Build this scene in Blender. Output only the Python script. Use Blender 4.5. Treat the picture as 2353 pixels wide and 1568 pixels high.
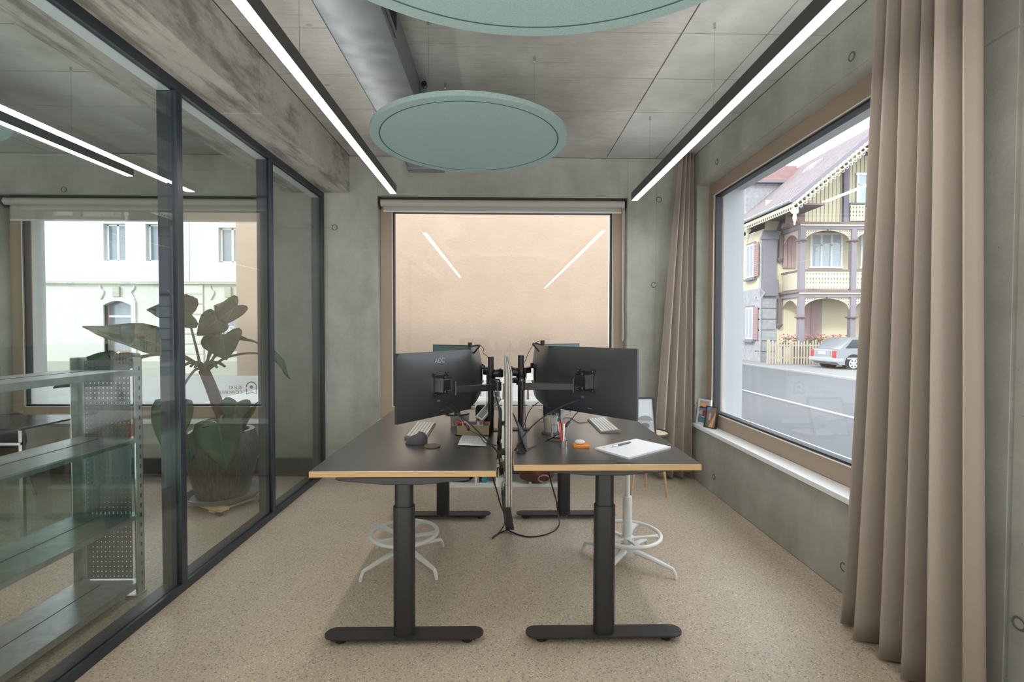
import bpy, bmesh, math, random
from mathutils import Vector, Matrix
random.seed(7)
PI = math.pi
for o in list(bpy.data.objects): bpy.data.objects.remove(o)
SC = bpy.context.scene
COL = SC.collection

# ------------------------------------------------------------------ camera, world, sun, exposure
FPX, YAW, PIT, ROL = 1131.26, 0.020, -0.0226, 0.0023
CAM = Vector((0, 0, 1.36))
_fw = Vector((math.sin(YAW)*math.cos(PIT), math.cos(YAW)*math.cos(PIT), math.sin(PIT)))
_rt = Vector((math.cos(YAW), -math.sin(YAW), 0))
_up = _rt.cross(_fw)
RT = math.cos(ROL)*_rt + math.sin(ROL)*_up
UP = math.cos(ROL)*_up - math.sin(ROL)*_rt
cam = bpy.data.cameras.new('camera'); cam.sensor_width = 36; cam.lens = FPX*36/2353
cam.clip_start = 0.05; cam.clip_end = 300
co = bpy.data.objects.new('camera', cam); COL.objects.link(co)
M = Matrix((RT, UP, -_fw)).transposed().to_4x4(); M.translation = CAM; co.matrix_world = M
SC.camera = co

def at(px, py, X=None, Y=None, Z=None):
    """world point seen at a pixel of the 2353x1568 frame on a plane of constant X, Y or Z"""
    d = _fw + RT*((px-1176.5)/FPX) - UP*((py-784)/FPX)
    if X is not None: t = (X-CAM.x)/d.x
    elif Y is not None: t = (Y-CAM.y)/d.y
    else: t = (Z-CAM.z)/d.z
    return CAM + d*t

w = bpy.data.worlds.new('sky'); SC.world = w; w.use_nodes = True
bg = w.node_tree.nodes['Background']; bg.inputs[0].default_value = (0.86, 0.93, 1.0, 1); bg.inputs[1].default_value = 2.9
sun = bpy.data.lights.new('sun', 'SUN'); sun.energy = 1.8; sun.angle = math.radians(7.0); sun.color = (1, .96, .9)
so = bpy.data.objects.new('sun', sun); COL.objects.link(so)
so.rotation_euler = Vector((.72, .74, -.64)).to_track_quat('-Z', 'Y').to_euler()
so.location = (-8, -8, 12)
SC.view_settings.view_transform = 'Standard'; SC.view_settings.look = 'None'
SC.view_settings.exposure = 0.60; SC.view_settings.gamma = 1
def area(name, loc, rot, sx, sy, power, col=(.93, .97, 1.0)):
    l = bpy.data.lights.new(name, 'AREA'); l.shape = 'RECTANGLE'; l.size = sx; l.size_y = sy; l.energy = power; l.color = col
    o = bpy.data.objects.new(name, l); COL.objects.link(o); o.location = loc; o.rotation_euler = rot
# added fill lights, unseen on the floor behind the camera, washing the ceiling
area('fill_light', (-1.05, -1.9, .06), (PI, 0, 0), .9, 2.6, 95, (1, .98, .95))
area('fill_light_right', (1.38, -1.9, .06), (PI, 0, 0), .6, 2.6, 62, (1, .98, .95))
area('fill_light_left', (-4.0, -.6, .06), (PI, 0, 0), 2.6, 2.6, 85, (.96, .99, 1))
LAMP = 21.0        # emission of the linear lights
SC.cycles.max_bounces = 12; SC.cycles.transparent_max_bounces = 24; SC.cycles.diffuse_bounces = 6
SC.cycles.use_denoising = True
SC.cycles.sample_clamp_indirect = 6

# ------------------------------------------------------------------ materials
def nodes(m):
    m.use_nodes = True; nt = m.node_tree; return nt, nt.nodes['Principled BSDF']
_mats = {}
def mat(name, col=(.5, .5, .5), rough=.5, metal=0, **k):
    if name in _mats: return _mats[name]
    m = bpy.data.materials.new(name); nt, b = nodes(m)
    b.inputs['Base Color'].default_value = (*col, 1); b.inputs['Roughness'].default_value = rough
    b.inputs['Metallic'].default_value = metal
    if 'spec' in k: b.inputs['Specular IOR Level'].default_value = k['spec']
    if 'emit' in k:
        b.inputs['Emission Color'].default_value = (*k.get('ecol', col), 1); b.inputs['Emission Strength'].default_value = k['emit']
    if 'noise' in k or 'bump' in k:
        g = nt.nodes.new('ShaderNodeNewGeometry'); n = nt.nodes.new('ShaderNodeTexNoise')
        mp = nt.nodes.new('ShaderNodeMapping'); mp.inputs['Scale'].default_value = k.get('stretch', (1, 1, 1))
        nt.links.new(g.outputs['Position'], mp.inputs[0]); nt.links.new(mp.outputs[0], n.inputs['Vector'])
        n.inputs['Scale'].default_value = k.get('scale', 40); n.inputs['Detail'].default_value = k.get('detail', 4)
        if k.get('noise'):
            r = nt.nodes.new('ShaderNodeValToRGB'); a = k['noise']
            r.color_ramp.elements[0].position = .3; r.color_ramp.elements[1].position = .7
            r.color_ramp.elements[0].color = (*[c*(1-a) for c in col], 1)
            r.color_ramp.elements[1].color = (*[min(1, c*(1+a)) for c in col], 1)
            nt.links.new(n.outputs[0], r.inputs[0]); nt.links.new(r.outputs[0], b.inputs['Base Color'])
        if k.get('bump'):
            bp = nt.nodes.new('ShaderNodeBump'); bp.inputs['Strength'].default_value = k['bump']; bp.inputs['Distance'].default_value = k.get('dist', .002)
            nt.links.new(n.outputs[0], bp.inputs['Height']); nt.links.new(bp.outputs[0], b.inputs['Normal'])
    _mats[name] = m; return m

def ramp(nt, src, stops):
    r = nt.nodes.new('ShaderNodeValToRGB'); e = r.color_ramp.elements
    while len(e) < len(stops): e.new(.5)
    for i, (p, c) in enumerate(stops):
        e[i].position = p; e[i].color = (*c, 1) if len(c) == 3 else c
    nt.links.new(src, r.inputs[0]); return r.outputs[0]
def mul(nt, a, b, f=1.0, mode='MULTIPLY'):
    x = nt.nodes.new('ShaderNodeMix'); x.data_type = 'RGBA'; x.blend_type = mode; x.inputs[0].default_value = f
    nt.links.new(a, x.inputs[6]); nt.links.new(b, x.inputs[7]); return x.outputs[2]
def noise(nt, scale, detail=4, stretch=(1, 1, 1), rough=.55, off=(0, 0, 0)):
    g = nt.nodes.new('ShaderNodeNewGeometry'); mp = nt.nodes.new('ShaderNodeMapping')
    mp.inputs['Scale'].default_value = stretch; mp.inputs['Location'].default_value = off
    n = nt.nodes.new('ShaderNodeTexNoise'); n.inputs['Scale'].default_value = scale; n.inputs['Detail'].default_value = detail
    n.inputs['Roughness'].default_value = rough
    nt.links.new(g.outputs['Position'], mp.inputs[0]); nt.links.new(mp.outputs[0], n.inputs['Vector']); return n.outputs[0]
def voro(nt, scale, stretch=(1, 1, 1), out='Distance'):
    g = nt.nodes.new('ShaderNodeNewGeometry'); mp = nt.nodes.new('ShaderNodeMapping'); mp.inputs['Scale'].default_value = stretch
    n = nt.nodes.new('ShaderNodeTexVoronoi'); n.inputs['Scale'].default_value = scale
    nt.links.new(g.outputs['Position'], mp.inputs[0]); nt.links.new(mp.outputs[0], n.inputs['Vector']); return n.outputs[out]

def concrete(name, col, kind='smooth', rough=.62):
    m = bpy.data.materials.new(name); nt, b = nodes(m)
    c = lambda f, t=(1, 1, 1): tuple(x*f*y for x, y in zip(col, t))
    base = ramp(nt, noise(nt, 1.1, 6), [(.3, c(.80, (1, 1, .94))), (.5, c(1.0)), (.7, c(1.17, (1, 1.01, 1.03)))])
    st = ramp(nt, noise(nt, 5, 8, rough=.7), [(.35, (.86, .86, .86)), (.6, (1, 1, 1))])
    base = mul(nt, base, st)
    pits = ramp(nt, voro(nt, 22), [(.0, (.45, .45, .43)), (.045, (.55, .55, .53)), (.06, (1, 1, 1))])
    base = mul(nt, base, pits, .7)
    hgt = noise(nt, 60, 5)
    if kind == 'board':          # rough sawn boards, grain along X
        gr = ramp(nt, noise(nt, 11, 8, (.25, 6, 1), .75), [(.33, (.40, .39, .37)), (.41, (1, 1, 1))])
        base = mul(nt, base, gr, .85)
        gr2 = ramp(nt, noise(nt, 30, 4, (.06, 3, 1), .6), [(.3, (.8, .8, .8)), (.6, (1.05, 1.05, 1.05))])
        base = mul(nt, base, gr2, .45)
        kn = ramp(nt, voro(nt, 3.1, (.8, 1.4, 1)), [(.0, (.42, .38, .33)), (.03, (.6, .57, .52)), (.07, (1, 1, 1))])
        base = mul(nt, base, kn, .8)
    if kind == 'streak':         # vertical runs
        gr = ramp(nt, noise(nt, 5, 6, (1, 1, .22), .6), [(.33, (.82, .81, .79)), (.6, (1.05, 1.05, 1.04))])
        base = mul(nt, base, gr, .6)
    if kind == 'beam':
        gr = ramp(nt, noise(nt, 4, 8, (3.0, .5, 1.5), .7), [(.38, (.50, .49, .46)), (.52, (1.1, 1.1, 1.09))])
        base = mul(nt, base, gr, .9)
    nt.links.new(base, b.inputs['Base Color']); b.inputs['Roughness'].default_value = rough
    b.inputs['Specular IOR Level'].default_value = .35
    bp = nt.nodes.new('ShaderNodeBump'); bp.inputs['Strength'].default_value = .25; bp.inputs['Distance'].default_value = .004
    nt.links.new(hgt, bp.inputs['Height']); nt.links.new(bp.outputs[0], b.inputs['Normal'])
    return m
CONC = concrete('concrete_wall', (.41, .41, .37), 'streak')
CONC_C = concrete('concrete_ceiling', (.47, .46, .43), 'board')
CONC_S = concrete('concrete_ceiling_smooth', (.46, .465, .445), 'smooth')
CONC_B = concrete('concrete_beam', (.45, .435, .40), 'beam')

def floor_mat():
    m = bpy.data.materials.new('polished_screed'); nt, b = nodes(m)
    base = ramp(nt, noise(nt, .9, 5), [(.3, (.40, .335, .26)), (.7, (.53, .46, .375))])
    cell = nt.nodes.new('ShaderNodeSeparateColor'); nt.links.new(voro(nt, 190, out='Color'), cell.inputs[0])
    agg = ramp(nt, cell.outputs[0], [(.0, (.38, .36, .34)), (.08, (.55, .52, .48)), (.11, (1, 1, 1)), (.9, (1.02, 1, .97)), (.94, (1.4, 1.38, 1.32)), (1, (1.6, 1.58, 1.5))])
    base = mul(nt, base, agg, .8)
    cell2 = nt.nodes.new('ShaderNodeSeparateColor'); nt.links.new(voro(nt, 420, out='Color'), cell2.inputs[0])
    base = mul(nt, base, ramp(nt, cell2.outputs[1], [(0, (.72, .7, .68)), (.4, (1, 1, 1)), (1, (1.13, 1.12, 1.1))]), .8)
    nt.links.new(base, b.inputs['Base Color'])
    rr = ramp(nt, noise(nt, 2.5, 4), [(.3, (.34, .34, .34)), (.7, (.5, .5, .5))]); nt.links.new(rr, b.inputs['Roughness'])
    b.inputs['Specular IOR Level'].default_value = .45
    return m
FLOOR = floor_mat()

def glass(name, tint=(1, 1, 1), ior=1.5, rough=0.0, extra=0.0):
    """thin architectural pane: clear or tinted straight-through light plus Fresnel reflection"""
    m = bpy.data.materials.new(name); m.use_nodes = True; nt = m.node_tree; nt.nodes.clear()
    out = nt.nodes.new('ShaderNodeOutputMaterial'); mx = nt.nodes.new('ShaderNodeMixShader')
    t = nt.nodes.new('ShaderNodeBsdfTransparent'); t.inputs[0].default_value = (*tint, 1)
    g = nt.nodes.new('ShaderNodeBsdfGlossy'); g.inputs['Roughness'].default_value = rough
    f = nt.nodes.new('ShaderNodeFresnel'); 
    # the way out of the pane reflects as much as the way in
    ge = nt.nodes.new('ShaderNodeNewGeometry'); mr = nt.nodes.new('ShaderNodeMapRange')
    mr.inputs['To Min'].default_value = ior; mr.inputs['To Max'].default_value = 1/ior
    nt.links.new(ge.outputs['Backfacing'], mr.inputs['Value']); nt.links.new(mr.outputs[0], f.inputs[0])
    a = nt.nodes.new('ShaderNodeMath'); a.operation = 'ADD'; a.inputs[1].default_value = extra
    nt.links.new(f.outputs[0], a.inputs[0])
    nt.links.new(a.outputs[0], mx.inputs[0]); nt.links.new(t.outputs[0], mx.inputs[1]); nt.links.new(g.outputs[0], mx.inputs[2])
    nt.links.new(mx.outputs[0], out.inputs[0]); return m
GLASS_P = glass('partition_glass', (.93, .965, .95), 1.55, extra=.02)
GLASS_W = glass('window_glass', (.985, .99, .99), 1.5)
GLASS_G = glass('green_glass', (.80, .90, .86), 1.6, extra=.05)
GLASS_C = glass('clear_glass', (.97, .98, .98), 1.45)
WATER = glass('water', (.93, .96, .97), 1.33)
PANE_OUT = mat('far_window_glass', (.16, .19, .21), .05, spec=.8)

def film_mat():
    m = bpy.data.materials.new('frosted_film'); m.use_nodes = True; nt = m.node_tree; nt.nodes.clear()
    out = nt.nodes.new('ShaderNodeOutputMaterial'); mx = nt.nodes.new('ShaderNodeMixShader'); m2 = nt.nodes.new('ShaderNodeMixShader')
    t = nt.nodes.new('ShaderNodeBsdfTransparent'); d = nt.nodes.new('ShaderNodeBsdfDiffuse'); tr = nt.nodes.new('ShaderNodeBsdfTranslucent')
    d.inputs[0].default_value = (.9, .93, .95, 1); tr.inputs[0].default_value = (.93, .96, .98, 1)
    m2.inputs[0].default_value = .7; nt.links.new(d.outputs[0], m2.inputs[1]); nt.links.new(tr.outputs[0], m2.inputs[2])
    mx.inputs[0].default_value = .62; nt.links.new(t.outputs[0], mx.inputs[1]); nt.links.new(m2.outputs[0], mx.inputs[2])
    nt.links.new(mx.outputs[0], out.inputs[0]); return m
FILM = film_mat()

NAVY = mat('navy_steel', (.020, .030, .042), .35, .0, spec=.6)
BEIGE = mat('beige_window_frame', (.40, .31, .235), .5)
GASK = mat('black_gasket', (.03, .035, .04), .5)
WHITE_SILL = mat('white_sill', (.86, .88, .90), .35)
WHITE_P = mat('white_paint', (.80, .81, .80), .5)
BLIND = mat('blind_fabric', (.48, .46, .42), .75)
ALU = mat('brushed_aluminium', (.55, .57, .57), .35, .9)
STEEL = mat('steel', (.62, .62, .61), .25, 1)
BLKM = mat('black_powder_coat', (.022, .021, .022), .42, bump=.25, scale=900, dist=.0004)
BROWNBLK = mat('foot_plate_coat', (.035, .030, .030), .45)
LAMI = mat('desk_laminate', (.036, .033, .033), .30)
LAMI.node_tree.nodes['Principled BSDF'].inputs['IOR'].default_value = 2.8
LAMI.node_tree.nodes['Principled BSDF'].inputs['Coat Weight'].default_value = .3
LAMI.node_tree.nodes['Principled BSDF'].inputs['Coat Roughness'].default_value = .3
OAK = mat('beech_edge', (.56, .36, .17), .5, noise=.18, scale=8, stretch=(.6, 6, 60))
WOOD = mat('light_wood', (.62, .43, .25), .5, noise=.15, scale=10, stretch=(1, 8, 8))
PLAST = mat('black_plastic', (.028, .029, .030), .5, bump=.15, scale=700, dist=.0003)
PLASTD = mat('dark_gloss_plastic', (.02, .02, .022), .3)
MONB = mat('monitor_back', (.040, .043, .045), .42, spec=.5, bump=.2, scale=900, dist=.0003)
CHALK = mat('stool_white', (.72, .74, .73), .4)
CABLE = mat('black_cable', (.015, .015, .015), .45)
CABLEW = mat('white_cable', (.75, .75, .74), .45)
DUCT = mat('galvanised_duct', (.25, .275, .29), .45, .45, noise=.08, scale=14)
GALV = mat('galvanised_steel', (.50, .53, .52), .36, .8, noise=.12, scale=30)
CURT = mat('curtain_cloth', (.37, .315, .27), .85, noise=.04, scale=300)
FELT_G = mat('grey_felt', (.42, .405, .38), .95, noise=.14, scale=200, detail=3)
FELT_T = mat('teal_felt', (.34, .475, .465), .95, noise=.10, scale=180, detail=5)
FELT_D = mat('teal_groove', (.06, .13, .135), .95)
SCREEN = mat('screen_glass', (.10, .15, .155), .12)
DIFF = mat('light_diffuser', (1, .96, .93), .5, emit=LAMP, ecol=(1, .955, .91))
FILL_UP = mat('fill_uplight_glow', (1, .98, .96), .5, emit=7, ecol=(1, .97, .93))  # glow added on the pendant tops to brighten the ceiling
LAMPH = mat('lamp_housing', (.075, .070, .066), .55)
KEYW = mat('keyboard_white', (.72, .70, .67), .45)
KEYG = mat('keyboard_gap', (.25, .235, .22), .6)
CORK = mat('dark_cork', (.16, .13, .105), .9, noise=.3, scale=120)
CARD = mat('cardboard', (.38, .31, .20), .85)
PAPER = mat('paper', (.74, .75, .78), .75)
CREAM = mat('cream_ceramic', (.55, .50, .42), .35)
ORANGE = mat('orange_notes', (.90, .33, .06), .7)
REDP = mat('red_plastic', (.75, .045, .03), .4)
BLUE = mat('blue_plastic', (.06, .17, .42), .4)
LEAFM = None
def leaf_mat():
    m = bpy.data.materials.new('leaf_green'); nt, b = nodes(m)
    c = ramp(nt, noise(nt, 9, 5), [(.3, (.018, .045, .020)), (.6, (.040, .080, .032)), (.78, (.10, .12, .04))])
    nt.links.new(c, b.inputs['Base Color']); b.inputs['Roughness'].default_value = .42; return m
LEAFM = leaf_mat()
STEMM = mat('stem_green', (.11, .15, .07), .5)
TRUNK = mat('trunk_brown', (.10, .07, .05), .85, bump=.8, scale=40, dist=.01)
BLKSHELL = mat('black_shell', (.02, .02, .022), .35)
POTM = mat('glazed_pot', (.075, .068, .064), .45, noise=.55, scale=12, stretch=(6, 6, .35), bump=.5, dist=.003)
# outside
PEACH = mat('peach_render', (0.413, 0.309, 0.231), .95, noise=.035, scale=3, bump=.9, dist=.01)
def _peach():
    m = PEACH; nt = m.node_tree; b = nt.nodes['Principled BSDF']
    bp = nt.nodes.new('ShaderNodeBump'); bp.inputs['Strength'].default_value = .45; bp.inputs['Distance'].default_value = .012
    nt.links.new(noise(nt, 28, 4), bp.inputs['Height']); nt.links.new(bp.outputs[0], b.inputs['Normal'])
_peach()
WHITEF = mat('white_facade', (0.470, 0.475, 0.480), .9)
CREAMF = mat('cream_facade', (0.468, 0.460, 0.413), .9)
GREYF = mat('greenish_stone', (0.313, 0.325, 0.263), .9)
CH_CREAM = mat('chalet_cream', (0.574, 0.522, 0.365), .9)
CH_LACE = mat('chalet_lace', (0.505, 0.470, 0.365), .8)
CH_MAUVE = mat('chalet_mauve_wood', (0.196, 0.187, 0.213), .8)
CH_BROWN = mat('chalet_brown_wood', (0.171, 0.126, 0.126), .8)
CH_SHUT = mat('chalet_shutter', (0.340, 0.222, 0.222), .8)
CH_STONE = mat('chalet_stone', (0.311, 0.318, 0.325), .9, noise=.15, scale=6)
CH_DARK = mat('chalet_dark_opening', (0.074, 0.066, 0.066), .9)
TILE_A = mat('roof_tile', (0.222, 0.184, 0.192), .9, noise=.12, scale=3)
TILE_B = mat('roof_tile_red', (0.296, 0.184, 0.177), .9, noise=.12, scale=3)
ASPH = mat('asphalt', (0.106, 0.110, 0.115), .9, noise=.10, scale=40)
ASPH2 = mat('pavement', (0.225, 0.223, 0.219), .9, noise=.08, scale=30)
KERB = mat('kerb_stone', (0.351, 0.351, 0.345), .9)
PICK = mat('picket_wood', (0.413, 0.364, 0.288), .85)
CARP = mat('car_silver', (0.263, 0.276, 0.294), .3, .35)
CARG = mat('car_glass', (0.037, 0.044, 0.047), .08)
TYRE = mat('tyre', (0.019, 0.019, 0.019), .8)
TAIL = mat('tail_lamp', (0.407, 0.031, 0.022), .25)
PETAL_R = mat('petal_red', (0.470, 0.031, 0.037), .7); PETAL_P = mat('petal_pink', (0.532, 0.176, 0.263), .7)
GREENF = mat('flower_leaf', (0.075, 0.151, 0.037), .8)

# ------------------------------------------------------------------ mesh helpers
class MB:
    def __init__(s): s.v = []; s.f = []; s.mi = []; s.cur = 0; s.mats = []
    def use(s, m):
        if m not in s.mats: s.mats.append(m)
        s.cur = s.mats.index(m); return s
    def face(s, *i): s.f.append(i); s.mi.append(s.cur)
    def add(s, vs, fs):
        b = len(s.v); s.v += [tuple(v) for v in vs]
        for f in fs: s.face(*[b+i for i in f])
        return s
    def box(s, x0, x1, y0, y1, z0, z1, T=None):
        if x0 > x1: x0, x1 = x1, x0
        if y0 > y1: y0, y1 = y1, y0
        if z0 > z1: z0, z1 = z1, z0
        vs = [Vector(p) for p in ((x0,y0,z0),(x1,y0,z0),(x1,y1,z0),(x0,y1,z0),(x0,y0,z1),(x1,y0,z1),(x1,y1,z1),(x0,y1,z1))]
        if T is not None: vs = [T @ p for p in vs]
        return s.add(vs, [(0,3,2,1),(4,5,6,7),(0,1,5,4),(1,2,6,5),(2,3,7,6),(3,0,4,7)])
    def prism(s, pts, axis, a, b, T=None):
        """closed 2-D outline extruded along an axis ('x','y','z') from a to b"""
        n = len(pts)
        def P(u, v, c):
            p = Vector((c, u, v)) if axis == 'x' else Vector((u, c, v)) if axis == 'y' else Vector((u, v, c))
            return T @ p if T is not None else p
        ar = sum(pts[i][0]*pts[(i+1) % n][1]-pts[(i+1) % n][0]*pts[i][1] for i in range(n))
        if (ar < 0) != (axis == 'y'): pts = pts[::-1]
        vs = [P(*p, a) for p in pts] + [P(*p, b) for p in pts]
        lo, hi = (tuple(range(n))[::-1], tuple(range(n, 2*n))) if b > a else (tuple(range(n)), tuple(range(n, 2*n))[::-1])
        fs = [lo, hi]
        for i in range(n):
            j = (i+1) % n
            fs.append((i, j, n+j, n+i) if b > a else (j, i, n+i, n+j))
        return s.add(vs, fs)
    def cyl(s, p, q, r, r2=None, n=16, cap=True):
        p, q = Vector(p), Vector(q); r2 = r if r2 is None else r2
        d = (q-p).normalized(); u = d.orthogonal().normalized(); w = d.cross(u)
        vs = []
        for c, rr in ((p, r), (q, r2)):
            vs += [c+(u*math.cos(2*PI*i/n)+w*math.sin(2*PI*i/n))*rr for i in range(n)]
        fs = [(i, (i+1) % n, n+(i+1) % n, n+i) for i in range(n)]
        if cap: fs += [tuple(range(n))[::-1], tuple(range(n, 2*n))]
        return s.add(vs, fs)
    def tube(s, pts, r, n=8, closed=False, smooth=0, rs=None):
        pts = [Vector(p) for p in pts]
        if smooth:
            q = []; m = len(pts)
            for i in range(m-1 if not closed else m):
                p0 = pts[(i-1) % m] if closed or i > 0 else pts[0]; p1 = pts[i]; p2 = pts[(i+1) % m]
                p3 = pts[(i+2) % m] if closed or i+2 < m else pts[-1]
                for k in range(smooth):
                    t = k/smooth
                    q.append(.5*((2*p1)+(p2-p0)*t+(2*p0-5*p1+4*p2-p3)*t*t+(3*p1-p0-3*p2+p3)*t**3))
            if not closed: q.append(pts[-1])
            pts = q
        m = len(pts); vs = []; u = None
        for i, p in enumerate(pts):
            a = pts[(i-1) % m] if (closed or i > 0) else p; b = pts[(i+1) % m] if (closed or i < m-1) else p
            d = (b-a).normalized()
            if u is None: u = d.orthogonal().normalized()
            else: u = (u-d*u.dot(d)).normalized()
            w = d.cross(u); rr = r if rs is None else rs[0]+(rs[1]-rs[0])*i/(m-1)
            vs += [p+(u*math.cos(2*PI*k/n)+w*math.sin(2*PI*k/n))*rr for k in range(n)]
        fs = []
        for i in range(m if closed else m-1):
            j = (i+1) % m
            for k in range(n): fs.append((i*n+k, i*n+(k+1) % n, j*n+(k+1) % n, j*n+k))
        if not closed: fs += [tuple(range(n))[::-1], tuple(range((m-1)*n, m*n))]
        return s.add(vs, fs)
    def lathe(s, prof, c=(0, 0, 0), n=32, closed=False, cap=True):
        c = Vector(c); m = len(prof); vs = []
        for r, z in prof: vs += [c+Vector((r*math.cos(2*PI*k/n), r*math.sin(2*PI*k/n), z)) for k in range(n)]
        fs = []
        for i in range(m if closed else m-1):
            j = (i+1) % m
            for k in range(n): fs.append((i*n+k, i*n+(k+1) % n, j*n+(k+1) % n, j*n+k))
        if not closed and cap:
            if prof[0][0] > 0: fs.append(tuple(range(n))[::-1])
            if prof[-1][0] > 0: fs.append(tuple(range((m-1)*n, m*n)))
        return s.add(vs, fs)
    def grid(s, P, nu, nv, thick=None):
        b = [P(i/nu, j/nv) for j in range(nv+1) for i in range(nu+1)]
        fs = [(j*(nu+1)+i, j*(nu+1)+i+1, (j+1)*(nu+1)+i+1, (j+1)*(nu+1)+i) for j in range(nv) for i in range(nu)]
        return s.add(b, fs)
    def ball(s, c, rx, ry=None, rz=None, n=12, m=8, T=None):
        ry = ry or rx; rz = rz or rx; c = Vector(c); vs = []
        for j in range(m+1):
            th = PI*j/m
            for k in range(n):
                p = Vector((rx*math.sin(th)*math.cos(2*PI*k/n), ry*math.sin(th)*math.sin(2*PI*k/n), -rz*math.cos(th)))
                vs.append(c+(T @ p if T is not None else p))
        fs = [(j*n+k, j*n+(k+1) % n, (j+1)*n+(k+1) % n, (j+1)*n+k) for j in range(m) for k in range(n)]
        return s.add(vs, fs)
    def build(s, name, m=None, parent=None, smooth=False, bevel=0, solid=0, sub=0, seg=2):
        me = bpy.data.meshes.new(name); me.from_pydata(s.v, [], s.f)
        for x in (s.mats or [m]): me.materials.append(x)
        if s.mats and len(s.mats) > 1: me.polygons.foreach_set('material_index', s.mi)
        bm = bmesh.new(); bm.from_mesh(me); bmesh.ops.remove_doubles(bm, verts=bm.verts, dist=1e-6)
        bmesh.ops.recalc_face_normals(bm, faces=bm.faces) if not solid else None
        bm.to_mesh(me); bm.free()
        o = bpy.data.objects.new(name, me); COL.objects.link(o)
        if parent is not None:
            o.parent = parent
            o.matrix_parent_inverse = Matrix.Translation(-Vector(parent.get('_o', (0, 0, 0))))
        if smooth:
            me.polygons.foreach_set('use_smooth', [True]*len(me.polygons))
            try: me.set_sharp_from_angle(angle=math.radians(38))
            except Exception: pass
        if solid:
            d = o.modifiers.new('thickness', 'SOLIDIFY'); d.thickness = solid; d.offset = 0
        if bevel:
            d = o.modifiers.new('bevel', 'BEVEL'); d.width = bevel; d.segments = seg; d.limit_method = 'ANGLE'; d.angle_limit = math.radians(40)
        if sub:
            d = o.modifiers.new('subdivision', 'SUBSURF'); d.levels = sub; d.render_levels = sub
        return o
def B(*a): return MB().box(*a)

def thing(name, label, cat, loc=(0, 0, 0), group=None, rotz=0, kind=None, world=True):
    """Empty at the thing's base. world=True: parts are given in world coordinates"""
    o = bpy.data.objects.new(name, None); COL.objects.link(o); o.location = loc; o.rotation_euler = (0, 0, rotz)
    o.empty_display_size = .05
    if world: o['_o'] = tuple(loc)
    if kind: o['kind'] = kind
    if label: o['label'] = label
    if cat: o['category'] = cat
    if group: o['group'] = group
    return o
def tag(o, label, cat, group=None):
    o['label'] = label; o['category'] = cat
    if group: o['group'] = group
    return o
def struct(name, loc=(0, 0, 0), label=None):
    o = thing(name, label, None, loc, kind='structure'); return o
def copy_tree(o, parent=None):
    c = o.copy(); COL.objects.link(c)
    if parent is not None: c.parent = parent
    for ch in [x for x in bpy.data.objects if x.parent == o]: copy_tree(ch, c)
    return c
def text(s, size, T, m, parent, name='lettering', extrude=.001, align='CENTER'):
    cu = bpy.data.curves.new('tmp', 'FONT'); cu.body = s; cu.size = size; cu.extrude = extrude; cu.align_x = align; cu.align_y = 'CENTER'
    t = bpy.data.objects.new('tmp', cu); COL.objects.link(t)
    me = bpy.data.meshes.new_from_object(t.evaluated_get(bpy.context.evaluated_depsgraph_get()))
    bpy.data.objects.remove(t); me.transform(T); me.materials.clear(); me.materials.append(m)
    o = bpy.data.objects.new(name, me); COL.objects.link(o)
    if parent is not None:
        o.parent = parent; o.matrix_parent_inverse = Matrix.Translation(-Vector(parent.get('_o', (0, 0, 0))))
    return o
def frame_T(origin, xd, yd):
    xd = Vector(xd).normalized(); yd = Vector(yd).normalized(); zd = xd.cross(yd)
    T = Matrix((xd, yd, zd)).transposed().to_4x4(); T.translation = Vector(origin); return T

XR, YB, HC = 1.76, 4.60, 2.96          # right wall, window wall, ceiling
XB, XBL, HB = -1.41, -2.02, 2.618      # beam
XP, HP = -1.644, 2.6115                # glass partition
XL, YN = -6.2, -3.9
YW = 5.0                               # outer face of window wall
MAIN = (-1.155, 1.167, .515, 2.60); LEFTW = (-4.60, -2.14, .515, 2.59)
RW = (1.86, 4.45, .515, 2.665)         # right window, y0 y1 z0 z1

# ------------------------------------------------------------------ setting: floor, ceiling, walls
o = B(XL, XR, YN, YB, -.12, 0).build('floor', FLOOR); o['kind'] = 'structure'
ceil = struct('ceiling', (0, 0, HC))
B(XL-.3, XR+.4, YN-.3, YW, HC+.02, HC+.42).build('slab', CONC_S, ceil)
g = .004
ys = [4.6, 4.11, 3.63, 3.15, 2.67, 2.19, 1.71, 1.23, .75, .27, -.21, -.69, -1.17, -1.65, -2.13, -2.61, -3.09, -3.57, -3.9]
for i in range(len(ys)-1):
    for (a, b, m) in ((XB, .965, CONC_C if i > 0 else CONC_C), (.965, 1.43, CONC_S), (1.43, XR, CONC_S), (-4.1, XBL, CONC_S), (XL, -4.1, CONC_S)):
        B(a+g, b-g, ys[i+1]+g, ys[i]-g, HC, HC+.02).build('formwork_panel', m, ceil)
beam = struct('trim_1', ((XB+XBL)/2, 0, HB))
for a, b in ((YB, 2.93), (2.93, .6), (.6, -1.7), (-1.7, YN)):
    B(XBL, XB, b+.002, a-.002, HB, HC).build('beam_segment', CONC_B, beam, bevel=.006)

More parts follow.
